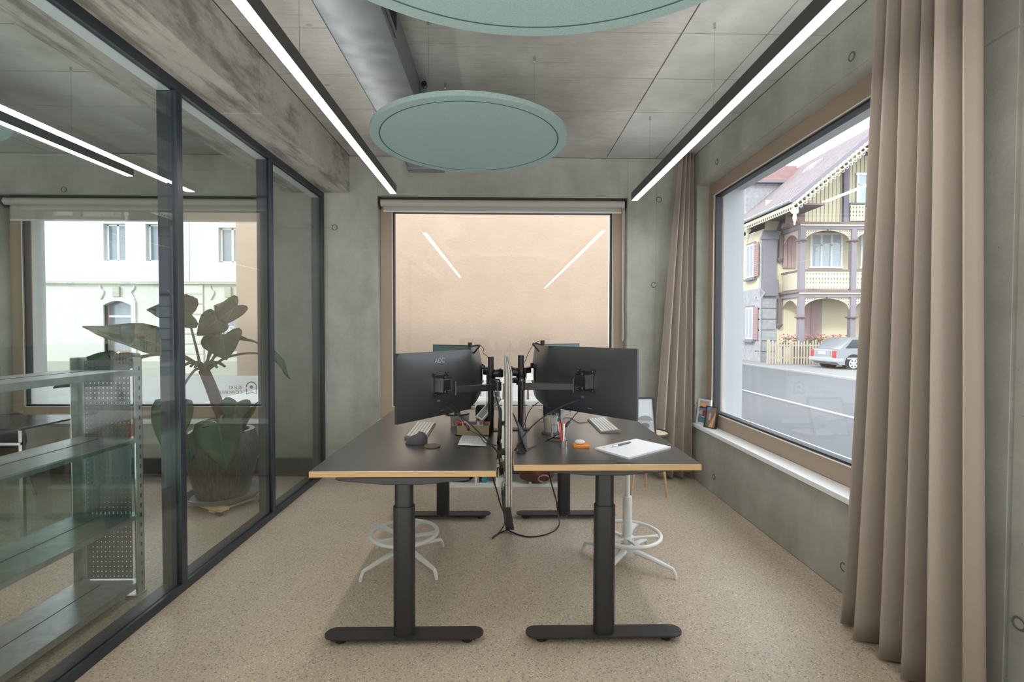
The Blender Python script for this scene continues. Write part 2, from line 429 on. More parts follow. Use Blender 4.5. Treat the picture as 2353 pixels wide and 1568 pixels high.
def clad(parent, axis, c, rects, m=CONC, t=.004):
    for a, b, z0, z1 in rects:
        if axis == 'y': B(a+g, b-g, c, c+t, z0+g, z1-g).build('formwork_panel', m, parent)
        else: B(c, c+t, a+g, b-g, z0+g, z1-g).build('formwork_panel', m, parent)
def tie(parent, p, axis, r=.019):
    d = Vector((0, -1, 0)) if axis == 'y' else Vector((-1, 0, 0))
    p = Vector(p); a = MB()
    u = Vector((1, 0, 0)) if axis == 'y' else Vector((0, 1, 0)); v = Vector((0, 0, 1))
    ring = [p+d*.002+(u*math.cos(t)+v*math.sin(t))*r*1.25 for t in [2*PI*k/20 for k in range(20)]]
    a.use(CONC_DK).tube(ring, r*.16, 6, closed=True)
    a.use(CONC).cyl(p-d*.002, p+d*.003, r*.95, n=20)
    a.build('tie_hole', None, parent, smooth=True)
CONC_DK = mat('concrete_dark_ring', (.12, .12, .11), .9)

wb = struct('wall_back', (0, YB, 0))
b = MB()
yy = YB+.004
for x0, x1, z0, z1 in ((XL, LEFTW[0], 0, HC), (LEFTW[1], MAIN[0], 0, HC), (MAIN[1], XR+.4, 0, HC),
                       (LEFTW[0], LEFTW[1], 0, LEFTW[2]-.03), (LEFTW[0], LEFTW[1], LEFTW[3], HC),
                       (MAIN[0], MAIN[1], 0, MAIN[2]-.03), (MAIN[0], MAIN[1], MAIN[3], HC)):
    b.box(x0, x1, yy, YW, z0-.4 if z0 == 0 else z0, z1)
b.build('masonry', CONC, wb)
clad(wb, 'y', YB, [(LEFTW[1], MAIN[0], 0, 2.295), (LEFTW[1], MAIN[0], 2.295, HC), (MAIN[0], MAIN[1], MAIN[3], HC), (MAIN[0], MAIN[1], 0, MAIN[2]-.03),
                   (MAIN[1], 1.436, 0, 2.295), (MAIN[1], 1.436, 2.295, HC), (1.436, XR, 0, 2.36), (1.436, XR, 2.36, HC),
                   (LEFTW[0], -3.1, LEFTW[3], HC), (-3.1, LEFTW[1], LEFTW[3], HC), (LEFTW[0], LEFTW[1], 0, LEFTW[2]-.03), (XL, LEFTW[0], 0, 2.295), (XL, LEFTW[0], 2.295, HC)])
for px, py in ((769, 523), (727, 522), (1514, 459), (1502, 655), (147, 436), (606, 1015)):
    tie(wb, at(px, py, Y=YB), 'y')
wr = struct('wall_right', (XR, 0, 0))
b = MB(); xx = XR+.004
for y0, y1, z0, z1 in ((YN, RW[0], -.4, HC), (RW[1], YB, -.4, HC), (RW[0], RW[1], -.4, RW[2]-.03), (RW[0], RW[1], RW[3], HC)):
    b.box(xx, 2.16, y0, y1, z0, z1)
b.build('masonry', CONC, wr)
clad(wr, 'x', XR, [(RW[0], RW[1], 0, RW[2]-.03), (RW[0], RW[1], RW[3], HC), (RW[1], YB, 0, .67), (RW[1], YB, .67, 2.36), (RW[1], YB, 2.36, HC),
                   (1.665, RW[0], 0, 2.40), (1.665, RW[0], 2.40, HC), (YN, 1.655, 0, 2.40), (YN, 1.655, 2.40, HC)])
for px, py in ((1958, 130), (1648, 372), (1641, 1096), (1939, 1304), (2343, 1434)):
    tie(wr, at(px, py, X=XR), 'x', .017)
# rear and far-left walls (behind the camera), all plain
b = MB()
b.box(XL, XR+.4, YN-.3, YN, -.4, HC)
o = b.build('wall_front', CONC); o['kind'] = 'structure'
o = B(XL-.3, XL, YN-.3, YW, -.4, HC).build('wall_left', CONC); o['kind'] = 'structure'
# black skirting in the neighbouring room
o = B(XL, XP-.12, YB-.05, YB, .03, .165).build('baseboard_back', mat('black_skirting', (.015, .015, .016), .4)); o['kind'] = 'structure'

# ------------------------------------------------------------------ windows
def wood_window(name, T, w, h, sillz, film=True, blind=None):
    """local frame: x along the wall, y outwards, z up; opening 0..w by 0..h; y=0 is the inner wall face"""
    W = thing(name, None, None, T @ Vector((w/2, 0, 0)), kind='structure')
    f = .115; d0 = .11
    b = MB().use(BEIGE)
    for a in ((0, f, 0, h), (w-f, w, 0, h), (f, w-f, 0, f), (f, w-f, h-f, h)):
        b.box(a[0], a[1], d0, d0+.09, a[2], a[3], T)
    b.build('window_frame', None, W, bevel=.003)
    b = MB().use(WHITE_P); e = .006
    for a in ((f-e, f, f-e, h-f+e), (w-f, w-f+e, f-e, h-f+e), (f, w-f, f-e, f), (f, w-f, h-f, h-f+e)):
        b.box(a[0], a[1], d0-.004, d0, a[2], a[3], T)
    b.build('glazing_bead', None, W)
    b = MB().use(GASK); e = .013
    for a in ((f, f+e, f, h-f), (w-f-e, w-f, f, h-f), (f, w-f, f, f+e), (f, w-f, h-f-e, h-f)):
        b.box(a[0], a[1], d0+.012, d0+.07, a[2], a[3], T)
    b.build('gasket', None, W)
    MB().box(f+.01, w-f-.01, d0+.035, d0+.041, f+.01, h-f-.01, T).build('pane', GLASS_W, W)
    # light outer reveal
    b = MB().use(mat('reveal_render', (.50, .52, .52), .8))
    for a in ((0, .05, 0, h), (w-.05, w, 0, h), (0, w, h-.04, h), (0, w, 0, .05)):
        b.box(a[0]-.02 if a[0] == 0 and a[1] < .1 else a[0], a[1], .21, .41, a[2], a[3], T)
    b.build('outer_reveal', None, W)
    MB().box(-.004, w+.004, -.022, .11, -.03, .0, T).build('window_sill', WHITE_SILL, W, bevel=.002)
    return W
Tm = frame_T((MAIN[0], YB, MAIN[2]), (1, 0, 0), (0, 1, 0))
W1 = wood_window('window_1', Tm, MAIN[1]-MAIN[0], MAIN[3]-MAIN[2], 0)
Tl = frame_T((LEFTW[0], YB, LEFTW[2]), (1, 0, 0), (0, 1, 0))
W2 = wood_window('window_2', Tl, LEFTW[1]-LEFTW[0], LEFTW[3]-LEFTW[2], 0)
Tr = frame_T((XR, RW[1], RW[2]), (0, -1, 0), (1, 0, 0))
W3 = wood_window('window_3', Tr, RW[1]-RW[0], RW[3]-RW[2], 0)
# film with the lettering on the two front windows, read from outside
LOGO_G = mat('logo_green', (.06, .16, .12), .6); LOGO_R = mat('logo_red', (.45, .10, .06), .6)
for W, xr, x0 in ((W1, MAIN[1]-.125, MAIN[0]+.125), (W2, LEFTW[1]-.125, LEFTW[0]+.125)):
    yf = YB+.11+.044
    B(x0, xr, yf, yf+.0006, .645, .915).build('frosted_film', FILM, W)
    c = Vector((xr-.135, yf-.0012, .795)); s = .062; fl = MB().use(LOGO_G)
    def arc(a0, a1, r, th, n=18):
        for k in range(n):
            t0, t1 = a0+(a1-a0)*k/n, a0+(a1-a0)*(k+1)/n
            P = lambda t, rr: (c.x+rr*math.cos(t), c.y, c.z+.012+rr*math.sin(t))
            fl.add([P(t0, r), P(t1, r), P(t1, r+th), P(t0, r+th)], [(0, 1, 2, 3)])
    arc(0, PI, .042, .011)
    for q in (((.042, .012), (.053, .012), (.053, -.062), (.042, -.052)), ((-.053, -.005), (-.042, -.005), (-.042, -.052), (-.053, -.062)),
              ((-.053, -.062), (-.045, -.050), (0, -.030), (0, -.042)), ((.053, -.062), (.045, -.050), (0, -.030), (0, -.042))):
        fl.add([(c.x+a, c.y, c.z+z) for a, z in q], [(0, 1, 2, 3)])
    fl.use(LOGO_R).add([(c.x+.017*math.cos(t), c.y, c.z+.012+.017*math.sin(t)) for t in [2*PI*k/20 for k in range(20)]], [tuple(range(20))])
    fl.build('logo', None, W)
    T1 = frame_T((c.x-.085, c.y, c.z+.006), (-1, 0, 0), (0, 0, 1)); T2 = frame_T((c.x-.085, c.y, c.z-.040), (-1, 0, 0), (0, 0, 1))
    text('BLEIKI', .048, T1, LOGO_R, W, extrude=.0003, align='LEFT'); text('COWORKING', .044, T2, LOGO_G, W, extrude=.0003, align='LEFT')

def blind(x0, x1, ztop, zbot, label, chain_x=None):
    r = thing('roller_blind', label, 'blind', ((x0+x1)/2, YB+.05, zbot), group=None)
    MB().cyl((x0+.02, YB+.055, ztop-.055), (x1-.02, YB+.055, ztop-.055), .033, n=24).build('roller', BLIND, r, smooth=True)
    B(x0+.035, x1-.035, YB+.086, YB+.088, zbot, ztop-.055).build('fabric', BLIND, r)
    B(x0+.035, x1-.035, YB+.080, YB+.094, zbot-.006, zbot+.006).build('bottom_bar', WHITE_P, r)
    for xa in (x0+.008, x1-.014):
        MB().prism([(YB+.012, ztop-.005), (YB+.10, ztop-.005), (YB+.10, ztop-.10), (YB+.06, ztop-.115), (YB+.018, ztop-.08)], 'x', xa, xa+.006).build('bracket', GASK, r)
    B(x0+.003, x1-.003, YB+.004, YB+.10, ztop-.007, ztop-.001).build('head_rail', ALU, r)
    if chain_x is not None:
        MB().tube([(chain_x-.006, YB+.02, ztop-.05), (chain_x-.006, YB+.02, 1.28), (chain_x, YB+.02, 1.255), (chain_x+.006, YB+.02, 1.28), (chain_x+.006, YB+.02, ztop-.05)], .0022, 6).build('chain', WHITE_P, r)
blind(MAIN[0], MAIN[1], MAIN[3], 2.475, 'beige roller blind rolled up above the middle window, chain at its right end', MAIN[1]-.03)
blind(LEFTW[0], LEFTW[1], LEFTW[3], 2.37, 'beige roller blind of the window seen through the glass partition')

# ------------------------------------------------------------------ glass partition (left)
gp = struct('wall_glass', (XP, 1.5, 0))
xo, xi = XP-.10, XP
posts = [(.545, .585), (1.545, 1.585), (2.54, 2.585), (3.545, 3.59), (4.55, YB)]
B(xo, xi, YN, YB, 0, .045).build('bottom_rail', NAVY, gp, bevel=.002)
B(xo, xi, YN, YB, HP-.045, HB).build('top_rail', NAVY, gp, bevel=.002)
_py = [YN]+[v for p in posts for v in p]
for i in range(0, len(_py)-1, 2): B(xo+.004, xi-.030, _py[i]+.002, _py[i+1]-.002, HP-.0485, HP-.045).build('reflection_strip', mat('rail_reflection_pale', (.74, .79, .82), .45, .3), gp)  # added pale strip; window reflection under the rail put into its colour
for y0, y1 in posts: B(xo, xi, y0, y1, .045, HP-.045).build('post', NAVY, gp, bevel=.002)
ends = [YN]+[v for p in posts for v in p]
for i in range(0, len(ends)-1, 2):
    B(xi-.026, xi-.014, ends[i], ends[i+1], .045, HP-.045).build('glass_pane', GLASS_P, gp)

# ------------------------------------------------------------------ things at the ceiling
def lamp(x, y0, y1, cables, label, name='pendant_light'):
    z0, z1 = 2.444, 2.500
    z1 = 2.508
    r = thing(name, label, 'light', (x, (y0+y1)/2, z0), 'linear pendant lights')
    b = MB(); hw = .026
    b.box(x-hw, x-hw+.003, y0, y1, z0, z1); b.box(x+hw-.003, x+hw, y0, y1, z0, z1); b.box(x-hw+.003, x+hw-.003, y0+.003, y1-.003, z0+.01, z1-.0005)
    b.box(x-hw+.003, x+hw-.003, y1-.003, y1, z0, z1); b.box(x-hw+.003, x+hw-.003, y0, y0+.003, z0, z1)
    b.build('housing', LAMPH, r)
    B(x-hw+.003, x+hw-.003, y0+.003, y1-.003, z0-.0006, z0+.009).build('diffuser', DIFF, r)
    B(x-hw+.006, x+hw-.006, y0+.02, y1-.02, z1, z1+.0008).build('fill_uplight', FILL_UP, r)  # added glowing strip; the bars themselves shine downward only
    for y in cables:
        c = MB().cyl((x, y, z1+.02), (x, y, HC), .0011, n=6).build('suspension_cable', STEEL, r)
        MB().cyl((x, y, z1), (x, y, z1+.03), .004, n=10).build('cable_grip', STEEL, c, smooth=True); MB().cyl((x, y, HC-.025), (x, y, HC), .007, n=12).build('cable_grip', STEEL, c, smooth=True)
lamp(1.103, -3.3, 4.122, (3.70, 2.578, 1.45, .3, -1, -2.3), 'long black pendant light bar on the right, near the big street window')
lamp(-.869, -.75, 3.964, (3.36, 2.15, .95, -.3), 'long black pendant light bar on the left, beside the concrete beam')
lamp(-2.64, -1.5, 3.57, (3.1, 2.0, .9), 'pendant light bar in the room behind the glass partition')

def disc(x, y, R, label, wires, z=2.4704, t=.026):
    r = thing('acoustic_disc', label, 'ceiling panel', (x, y, z), 'round acoustic panels')
    k = R-.054 if R < .8 else R-.054
    p = MB().lathe([(0, z+.0008), (k-.0035, z+.0008), (k-.0025, z), (k-.0025, z+.004), (k+.0015, z+.004), (k+.0015, z), (R, z), (R, z+t), (0, z+t)], (x, y, 0), 128).build('felt_panel', FELT_T, r, smooth=True)
    p.data.materials.append(FELT_D)
    MB().lathe([(k-.0045, z-.0004), (k+.0030, z-.0004)], (x, y, 0), 128, cap=False).build('groove', FELT_D, p)
    for a, b in wires:
        c = MB().cyl((a, b, z+t), (a, b, HC), .0011, n=6).build('suspension_cable', STEEL, r)
        MB().cyl((a, b, HC-.03), (a, b, HC), .007, n=12).build('cable_grip', STEEL, c, smooth=True)
p1 = at(1228, 130, Z=HC); p2 = at(1023, 192, Z=HC)
disc(-.192, 2.936, .571, 'smaller round teal felt ceiling disc above the desks', [(p1.x, p1.y), (p2.x, p2.y), (-.383, 2.57)])
fe = at(1243, 83.5, Z=2.4704)
disc(.10, fe.y-.915, .915, 'large round teal felt ceiling disc nearest, cut by the top of the view', [(.3, .5), (-.3, 1.0), (.35, 1.4)])
disc(-3.18, 2.47, .571, 'round teal felt ceiling disc seen through the partition glass', [(-3.0, 2.4), (-3.35, 2.3), (-3.2, 2.75)])

# duct
DX0, DX1, DZ = -.815, -.53, 2.765
r = thing('ventilation_duct', 'galvanised rectangular ventilation duct with a side grille under the ceiling', 'duct', (-.67, 2.5, DZ))
b = MB(); segs = [YN+.02]+[-3.4+.24*i for i in range(24)]+[2.33, 2.49, 2.60, 2.80, 2.95, 3.15, 3.35, 3.55, 3.75, 3.95, 4.15, 4.33]
segs = sorted(set(round(s, 3) for s in segs))
for i in range(len(segs)-1):          # each sheet panel slightly pillowed between the stiffening creases
    y0, y1 = segs[i], segs[i+1]; n = 6
    def P(u, v, y0=y0, y1=y1):
        return Vector((DX0+(DX1-DX0)*u, y0+(y1-y0)*v, DZ-.007*math.sin(PI*v)*(1-(2*u-1)**4)))
    b.grid(P, 8, n)
b.build('duct_underside', DUCT, r, smooth=True)
b = MB(); b.box(DX0, DX0+.002, YN+.02, 4.33, DZ-.006, HC); b.box(DX1-.002, DX1, YN+.02, 4.33, DZ-.006, HC); b.box(DX0, DX1, 4.328, 4.33, DZ, HC); b.build('duct_side', DUCT, r)
f = B(DX1, DX1+.010, 1.2, 2.48, DZ+.035, HC-.03).build('grille', DUCT, r, bevel=.002)
b = MB()
for k in range(64): b.box(DX1+.008, DX1+.0125, 1.24+k*.019, 1.24+k*.019+.011, DZ+.055, HC-.05)
s = b.build('slot', mat('grille_dark', (.03, .03, .03), .8), f); s['kind'] = 'stuff'
B(DX0-.015, DX1+.015, 4.30, 4.42, DZ-.012, DZ+.004).build('end_flange', DUCT, r, bevel=.001)
for x in (DX0+.01, DX1-.01): MB().cyl((x, 4.36, DZ-.02), (x, 4.36, DZ+.01), .006, n=8).build('bolt', STEEL, r)
pc = at(971, 190, Z=HC-.02)
r = thing('sensor_bracket', 'small black ceiling sensor on a metal bracket behind the smaller disc', 'sensor', (pc.x, pc.y, HC-.1))
B(pc.x-.012, pc.x-.008, pc.y-.01, pc.y+.01, HC-.14, HC).build('bracket', STEEL, r)
MB().cyl((pc.x+.012, pc.y-.02, HC-.035), (pc.x+.012, pc.y+.02, HC-.035), .018, n=16).build('sensor_head', PLASTD, r, smooth=True)
MB().cyl((pc.x+.005, pc.y-.01, HC-.11), (pc.x+.005, pc.y+.01, HC-.11), .012, n=12).build('cable_gland', PLASTD, r, smooth=True)

# ------------------------------------------------------------------ curtains
def curtain(name, label, P, nu, nv):
    r = thing(name, label, 'curtain', P(.5, 0))
    MB().grid(P, nu, nv).build('cloth', CURT, r, smooth=True, solid=.004)
    return r
def Pc(u, v):                       # corner curtain, gathered at the top
    x0 = 1.385+(1.60-1.385)*(v**1.2); x1 = 1.715
    wob = .6*math.sin(2*PI*3.6*u+.6)+.12*math.sin(2*PI*7.3*u+1.7)
    return Vector((x0+(x1-x0)*(u+.012*math.sin(2*PI*4.5*u)), 4.44+.075*(1-.55*v)*wob, .03+2.925*v))
c1 = curtain('curtain', 'taupe curtain gathered in the far corner between the two windows', Pc, 150, 24)
def Pn(u, v):                       # near curtain beside the street window
    y0 = 2.255-(.19)*v**.8; y1 = 1.60+.07*v
    fold = math.sin(2*PI*5.4*u+2.2+.35*math.sin(2.2*v))+.28*math.sin(2*PI*3.1*u+.4+v)
    fold = math.copysign(abs(fold)**.8, fold)
    amp = .074*(1-.25*v)
    return Vector((1.60+amp*fold+.02*(1-v), y0+(y1-y0)*(u+.018*math.sin(2*PI*5.4*u+.8)), .012+2.943*v))
c2 = curtain('curtain', 'tall taupe curtain hanging to the floor at the near side of the street window', Pn, 220, 30)

# ------------------------------------------------------------------ desks
def desk(x0, y0, zt, label):
    W, D, th = .80, 1.60, .026
    xc = x0+W/2; r = thing('standing_desk', label, 'desk', (xc, y0+D/2, 0), 'height adjustable desks')
    t = B(x0, x0+W, y0, y0+D, zt-th, zt-.0015).build('tabletop', OAK, r, bevel=.001)
    B(x0+.0015, x0+W-.0015, y0+.0015, y0+D-.0015, zt-.0015, zt).build('laminate', LAMI, t)
    zb = zt-th
    for yl in (2.135, 3.54):
        # cross support under the top, tapering to both ends
        MB().prism([(xc-.285, zb), (xc-.285, zb-.008), (xc-.275, zb-.014), (xc-.10, zb-.030), (xc-.08, zb-.032), (xc+.08, zb-.032), (xc+.10, zb-.030), (xc+.275, zb-.014), (xc+.285, zb-.008), (xc+.285, zb)], 'y', yl-.035, yl+.035).build('support_arm', BLKM, r, bevel=.003)
        def oval(hw, hd, cr, n=6):
            p = []
            for (sx, sy, a) in ((1, 1, 0), (-1, 1, 90), (-1, -1, 180), (1, -1, 270)):
                for k in range(n+1):
                    q = math.radians(a+90*k/n); p.append((xc+sx*(hw-cr)+cr*math.cos(q), yl+sy*(hd-cr)+cr*math.sin(q)))
            return p
        MB().prism(oval(.0395, .026, .022), 'z', .58, zb-.03).build('upper_leg', BLKM, r, smooth=True)
        MB().prism(oval(.046, .032, .027), 'z', .034, .595).build('lower_leg', BLKM, r, smooth=True)
        L = .345; pts = []
        for k in range(13): a = -PI/2+PI*k/12; pts.append((xc+L-.043+.043*math.cos(a), yl+.043*math.sin(a)))
        for k in range(13): a = PI/2+PI*k/12; pts.append((xc-L+.043+.043*math.cos(a), yl+.043*math.sin(a)))
        f = MB().prism(pts, 'z', .028, .034).build('foot', BROWNBLK, r)
        B(xc-L+.035, xc+L-.035, yl-.025, yl+.025, .014, .028).build('foot_channel', BLKM, f)
        for s in (-1, 1):
            MB().cyl((xc+s*(L-.07), yl, 0), (xc+s*(L-.07), yl, .014), .024, n=20).build('glide', PLASTD, f, smooth=True)
        if yl > 3:
            for s in (-1, 1): MB().cyl((xc+s*.02, yl-.0255, .019), (xc+s*.02, yl-.027, .019), .003, n=10).build('screw', STEEL, f)
    for s in (-.2, .2): B(xc+s-.02, xc+s+.02, 2.16, 3.52, zb-.024, zb-.001).build('side_beam', BLKM, r)
    return r
ZL, ZR = .753, .790
DLX, DRX = -.825, .050
desk(DLX, 2.106, ZL, 'black-topped standing desk with beech edge on the left of the felt divider')
desk(DRX, at(1400, 1068, Z=ZR).y, ZR, 'black-topped standing desk with beech edge on the right of the felt divider')

# felt divider
def rrect(y0, y1, z0, z1, r, n=8):
    p = []
    for cy, cz, a in ((y1-r, z1-r, 0), (y0+r, z1-r, 90), (y0+r, z0+r, 180), (y1-r, z0+r, 270)):
        for k in range(n+1):
            q = math.radians(a+90*k/n); p.append((cy+r*math.cos(q), cz+r*math.sin(q)))
    return p
r = thing('desk_divider', 'tall grey felt divider panel standing between the two desks', 'divider', (.035, 3.0, .53))
for k, (a, b_) in enumerate(((.0235, .0325), (.0345, .0435), (.0455, .0525))):
    MB().prism(rrect(2.22, 3.86, .535, 1.165, .06), 'x', a-.006, b_-.006).build('felt_layer', FELT_G, r, bevel=.002)
B(.028, .046, 2.30, 3.80, .60, 1.10).build('core_board', GASK, r)
for yq in (2.6, 3.4):
    B(-.06, .09, yq-.02, yq+.02, .700, .726).build('clamp', BLKM, r)

# ------------------------------------------------------------------ monitors
def monitor(p0, p1, z0, z1, label, mount=True, bulge=.035, logo=None, stand=None):
    p0, p1 = Vector((*p0, 0)), Vector((*p1, 0)); d = p1-p0; w = d.length; ang = math.atan2(d.y, d.x); h = z1-z0
    c = (p0+p1)/2
    r = thing('monitor', label, 'monitor', (c.x, c.y, z0), 'computer monitors', ang, world=False)
    def P(u, v):                    # gently curved back shell, deepest in the middle
        x, z = (u-.5)*w, v*h
        k = (1-(2*u-1)**6)*(1-(2*v-1)**8)
        k2 = (1-(2*u-1)**2)*(1-(1.9*v-.85)**2 if abs(1.9*v-.85) < 1 else 0)
        return Vector((x, -.004-.010*k-bulge*max(0, k2)*.8, z))
    b = MB().grid(P, 24, 16); n = len(b.v)
    # rim
    b.box(-w/2, w/2, -.004, .012, 0, h)
    s = b.build('housing', MONB, r, smooth=True)
    B(-w/2+.006, w/2-.006, .0121, .0128, .016, h-.006).build('screen', SCREEN, r)
    if mount:
        y = -.004-.010-bulge*.8
        m = MB(); m.box(-.055, .055, y-.004, y, h*.5-.055, h*.5+.055)
        for sx in (-1, 1):
            for sz in (-1, 1): m.box(sx*.05-.012, sx*.05+.012, y-.004, y+.01, h*.5+sz*.052-.012, h*.5+sz*.052+.012)
        v = m.build('mount_plate', PLASTD, r, bevel=.002)
        for sx in (-1, 1):
            for sz in (-1, 1): MB().cyl((sx*.05, y-.004, h*.5+sz*.052), (sx*.05, y-.0075, h*.5+sz*.052), .0035, n=10).build('screw', STEEL, v)
        b = MB().box(-.035, .035, y-.045, y-.004, h*.5-.03, h*.5+.03); b.cyl((.0, y-.03, h*.5-.045), (.0, y-.03, h*.5+.045), .010)
        b.build('tilt_joint', PLASTD, r, bevel=.002)
        for q in (-.037, .036): MB().box(q-.0015, q+.0015, y-.05, y-.004, h*.5-.04, h*.5+.036).build('joint_cheek', STEEL, r)
        b = MB().box(-.06, .06, y+.004, y+.02, h*.22, h*.29).build('port_panel', PLASTD, r)
        MB().box(-.03, -.012, y-.004, y+.004, h*.235, h*.262).use(BLUE).build('video_plug', BLUE, b)
        B(.005, .035, y+.010, y+.0135, h*.08, h*.15).build('sticker', ALU, r)
    if logo:
        u, v = logo; q = P(u, v); text('AOC', .038, frame_T((q.x, q.y-.0015, q.z), (1, 0, 0), (0, 0, 1)), mat('logo_grey', (.42, .42, .40), .35), r, extrude=.0006)
    if stand is not None:
        b = MB().box(-.02, .02, -.05, -.03, stand-z0+.01, h*.6); b.build('stand_neck', PLASTD, r)
        MB().cyl((0, -.04, stand-z0), (0, -.04, stand-z0+.008), .09, n=28).build('stand_base', PLASTD, r)
    return r
monitor((-.53, 2.47), (-.19, 2.97), .883, 1.240, 'near black monitor on the left desk, its back with brand letters to the camera', logo=(.50, .86), bulge=.02)
monitor((.277, 2.90), (.675, 2.44), .905, 1.267, 'near black monitor on the right desk, its plain back to the camera', bulge=.02)
monitor((-.20, 3.05), (-.175, 3.60), .880, 1.245, 'monitor seen edge-on behind the near left monitor, on the same arm pole', bulge=.05)
monitor((.235, 3.50), (.283, 2.93), .890, 1.262, 'monitor seen edge-on left of the near right monitor, a small sticker on its back', bulge=.05)
monitor((-.19, 3.42), (-.50, 3.62), .95, 1.252, 'far monitor on the left desk, its dark screen just above the near one', mount=False, stand=ZL)
monitor((.56, 3.60), (.25, 3.42), .96, 1.262, 'far monitor on the right desk, its dark screen just above the near one', mount=False, stand=ZR)

def arm(pole, zb, zt, label, lo, hi):
    """double arm on a clamped pole; lo/hi = (elbow, end, z)"""
    x, y = pole
    r = thing('monitor_stand', label, 'stand', (x, y, zb), 'clamped monitor stands')
    MB().cyl((x, y, zb+.004), (x, y, zt), .0175, n=24).build('pole', BLKM, r, smooth=True, bevel=.0015)
    c = MB(); c.box(x-.05, x+.05, y-.035, y+.035, zb, zb+.006)
    s = -1 if x < 0 else 1
    edge = -.025 if x < 0 else .05
    c.build('base_plate', BLKM, r, bevel=.002)
    b = MB(); b.box(edge-s*.0, edge-s*.006, y-.03, y+.03, zb-.075, zb+.006); b.box(edge-s*.006, edge+s*.05, y-.03, y+.03, zb-.075, zb-.070)
    b.cyl((edge+s*.03, y, zb-.07), (edge+s*.03, y, zb-.03), .009); b.build('clamp', BLKM, r)
    for (el, en, z) in (lo, hi):
        MB().cyl((x, y, z-.028), (x, y, z+.03), .027, n=24).build('collar', PLASTD, r, smooth=True, bevel=.002)
        MB().cyl((x-.02*s, y-.02, z), (x-.052*s, y-.035, z), .016, n=16).build('collar_knob', PLASTD, r, smooth=True, bevel=.003)
        def bar(p, q, zc, hh, name):
            d = (Vector(q)-Vector(p)); L = d.length; T = frame_T((*p, zc), (d.x, d.y, 0), (-d.y, d.x, 0))
            MB().box(0, L, -.011, .011, -hh, hh, T).build(name, BLKM, r, bevel=.003)
        bar((x, y), el, z+.006, .014, 'inner_link'); bar(el, en, z-.014, .018, 'outer_link')
        MB().cyl((*el, z-.034), (*el, z+.016), .019, n=24).build('elbow', PLASTD, r, smooth=True, bevel=.002)
        MB().cyl((*el, z+.016), (*el, z+.024), .006, n=12).build('elbow_bolt', STEEL, r)
        MB().cyl((*en, z-.045), (*en, z+.03), .011, n=16).build('swivel', PLASTD, r, smooth=True)
arm((-.068, 2.96), ZL, 1.198, 'black clamped pole with two monitor arms on the left desk', ((-.022, 2.76), (-.25, 2.66), 1.052), ((-.012, 3.12), (-.125, 3.30), 1.093))
arm((.107, 2.80), ZR, 1.216, 'black clamped pole with two monitor arms on the right desk', ((.105, 2.60), (.375, 2.585), 1.075), ((.056, 3.0), (.195, 3.20), 1.115))

# webcams on the edge-on monitors
def webcam(p, s, label):
    x, y, z = p
    r = thing('webcam', label, 'webcam', p, 'webcams on the monitors')
    MB().cyl((x, y, z+.002), (x, y, z+.034), .0145, n=24).build('camera_body', PLASTD, r, smooth=True, bevel=.002)
    MB().tube([(x, y, z+.004), (x+s*.03, y, z+.012), (x+s*.062, y, z+.014)], .0035, 8).tube([(x+s*.062, y, z+.012), (x+s*.022, y, z-.035)], .0055, 8).build('clip', PLASTD, r)
wl = at(1080, 801, Y=3.12); wr_ = at(1247, 792, Y=3.02)
webcam((wl.x, wl.y, 1.246), 1, 'small black webcam clipped to the edge-on monitor of the left desk')
webcam((wr_.x, wr_.y, 1.263), -1, 'small black webcam clipped to the edge-on monitor of the right desk')

def cable(pts, r, label, m=CABLE, name='cable', cat='cable', group=None, smooth=6, n=8):
    pts = [Vector(p) for p in pts]
    o = MB().tube([p-pts[0] for p in pts], r, n, smooth=smooth).build(name, m, smooth=True)
    o.location = pts[0]; tag(o, label, cat, group); return o
def D(px, py, z): return at(px, py, Z=z)      # point on a desk top
# video cables of the near monitors
cable([at(1017, 930, Y=2.66), at(1040, 945, Y=2.62), at(1073, 968, Y=2.58), at(1106, 1000, Y=2.52), at(1131, 1025, Y=2.42), at(1144, 1043, Y=2.35), (-.008, 2.34, .70), (-.006, 2.4, .60)], .0042, 'thick black video cable from the near left monitor down the desk edge')
cable([at(1033, 927, Y=2.66), at(1048, 940, Y=2.62), at(1062, 965, Y=2.56), at(1077, 987, Y=2.50), at(1100, 1000, Y=2.46), at(1115, 1018, Y=2.42), at(1140, 1024, Y=2.36)], .0022, 'thin black cable with a ferrite bead from the near left monitor')
f1 = at(1073, 979, Y=2.53)
cable([f1, at(1077, 988, Y=2.50)], .0075, 'black ferrite bead on the thin cable of the left desk', name='ferrite_bead', cat='cable part', smooth=0)
cable([at(1330, 920, Y=2.60), at(1290, 935, Y=2.56), at(1240, 965, Y=2.50), at(1205, 1000, Y=2.42), at(1187, 1030, Y=2.34), (.047, 2.3, .77), (.040, 2.35, .66)], .0042, 'thick black video cable arching left from the near right monitor')
cable([at(1345, 930, Y=2.62), at(1325, 950, Y=2.56), at(1310, 968, Y=2.50), at(1290, 990, Y=2.42), at(1276, 1002, Y=2.36), D(1255, 1014, ZR+.004), D(1215, 1031, ZR+.004), D(1192, 1040, ZR+.004)], .0024, 'thin black cable with a ferrite bead from the near right monitor')
cable([at(1308, 970, Y=2.50), at(1300, 980, Y=2.46)], .0075, 'black ferrite bead on the thin cable of the right desk', name='ferrite_bead', cat='cable part', smooth=0)
cable([at(1090, 794, Y=3.10), at(1102, 793, Y=3.08), at(1112, 803, Y=3.05), at(1110, 811, Y=3.03), at(1123, 826, Y=3.0), (-.09, 2.985, 1.08), (-.092, 2.985, .90), (-.095, 3.0, .757)], .0020, 'thin webcam cable running down the left arm pole')
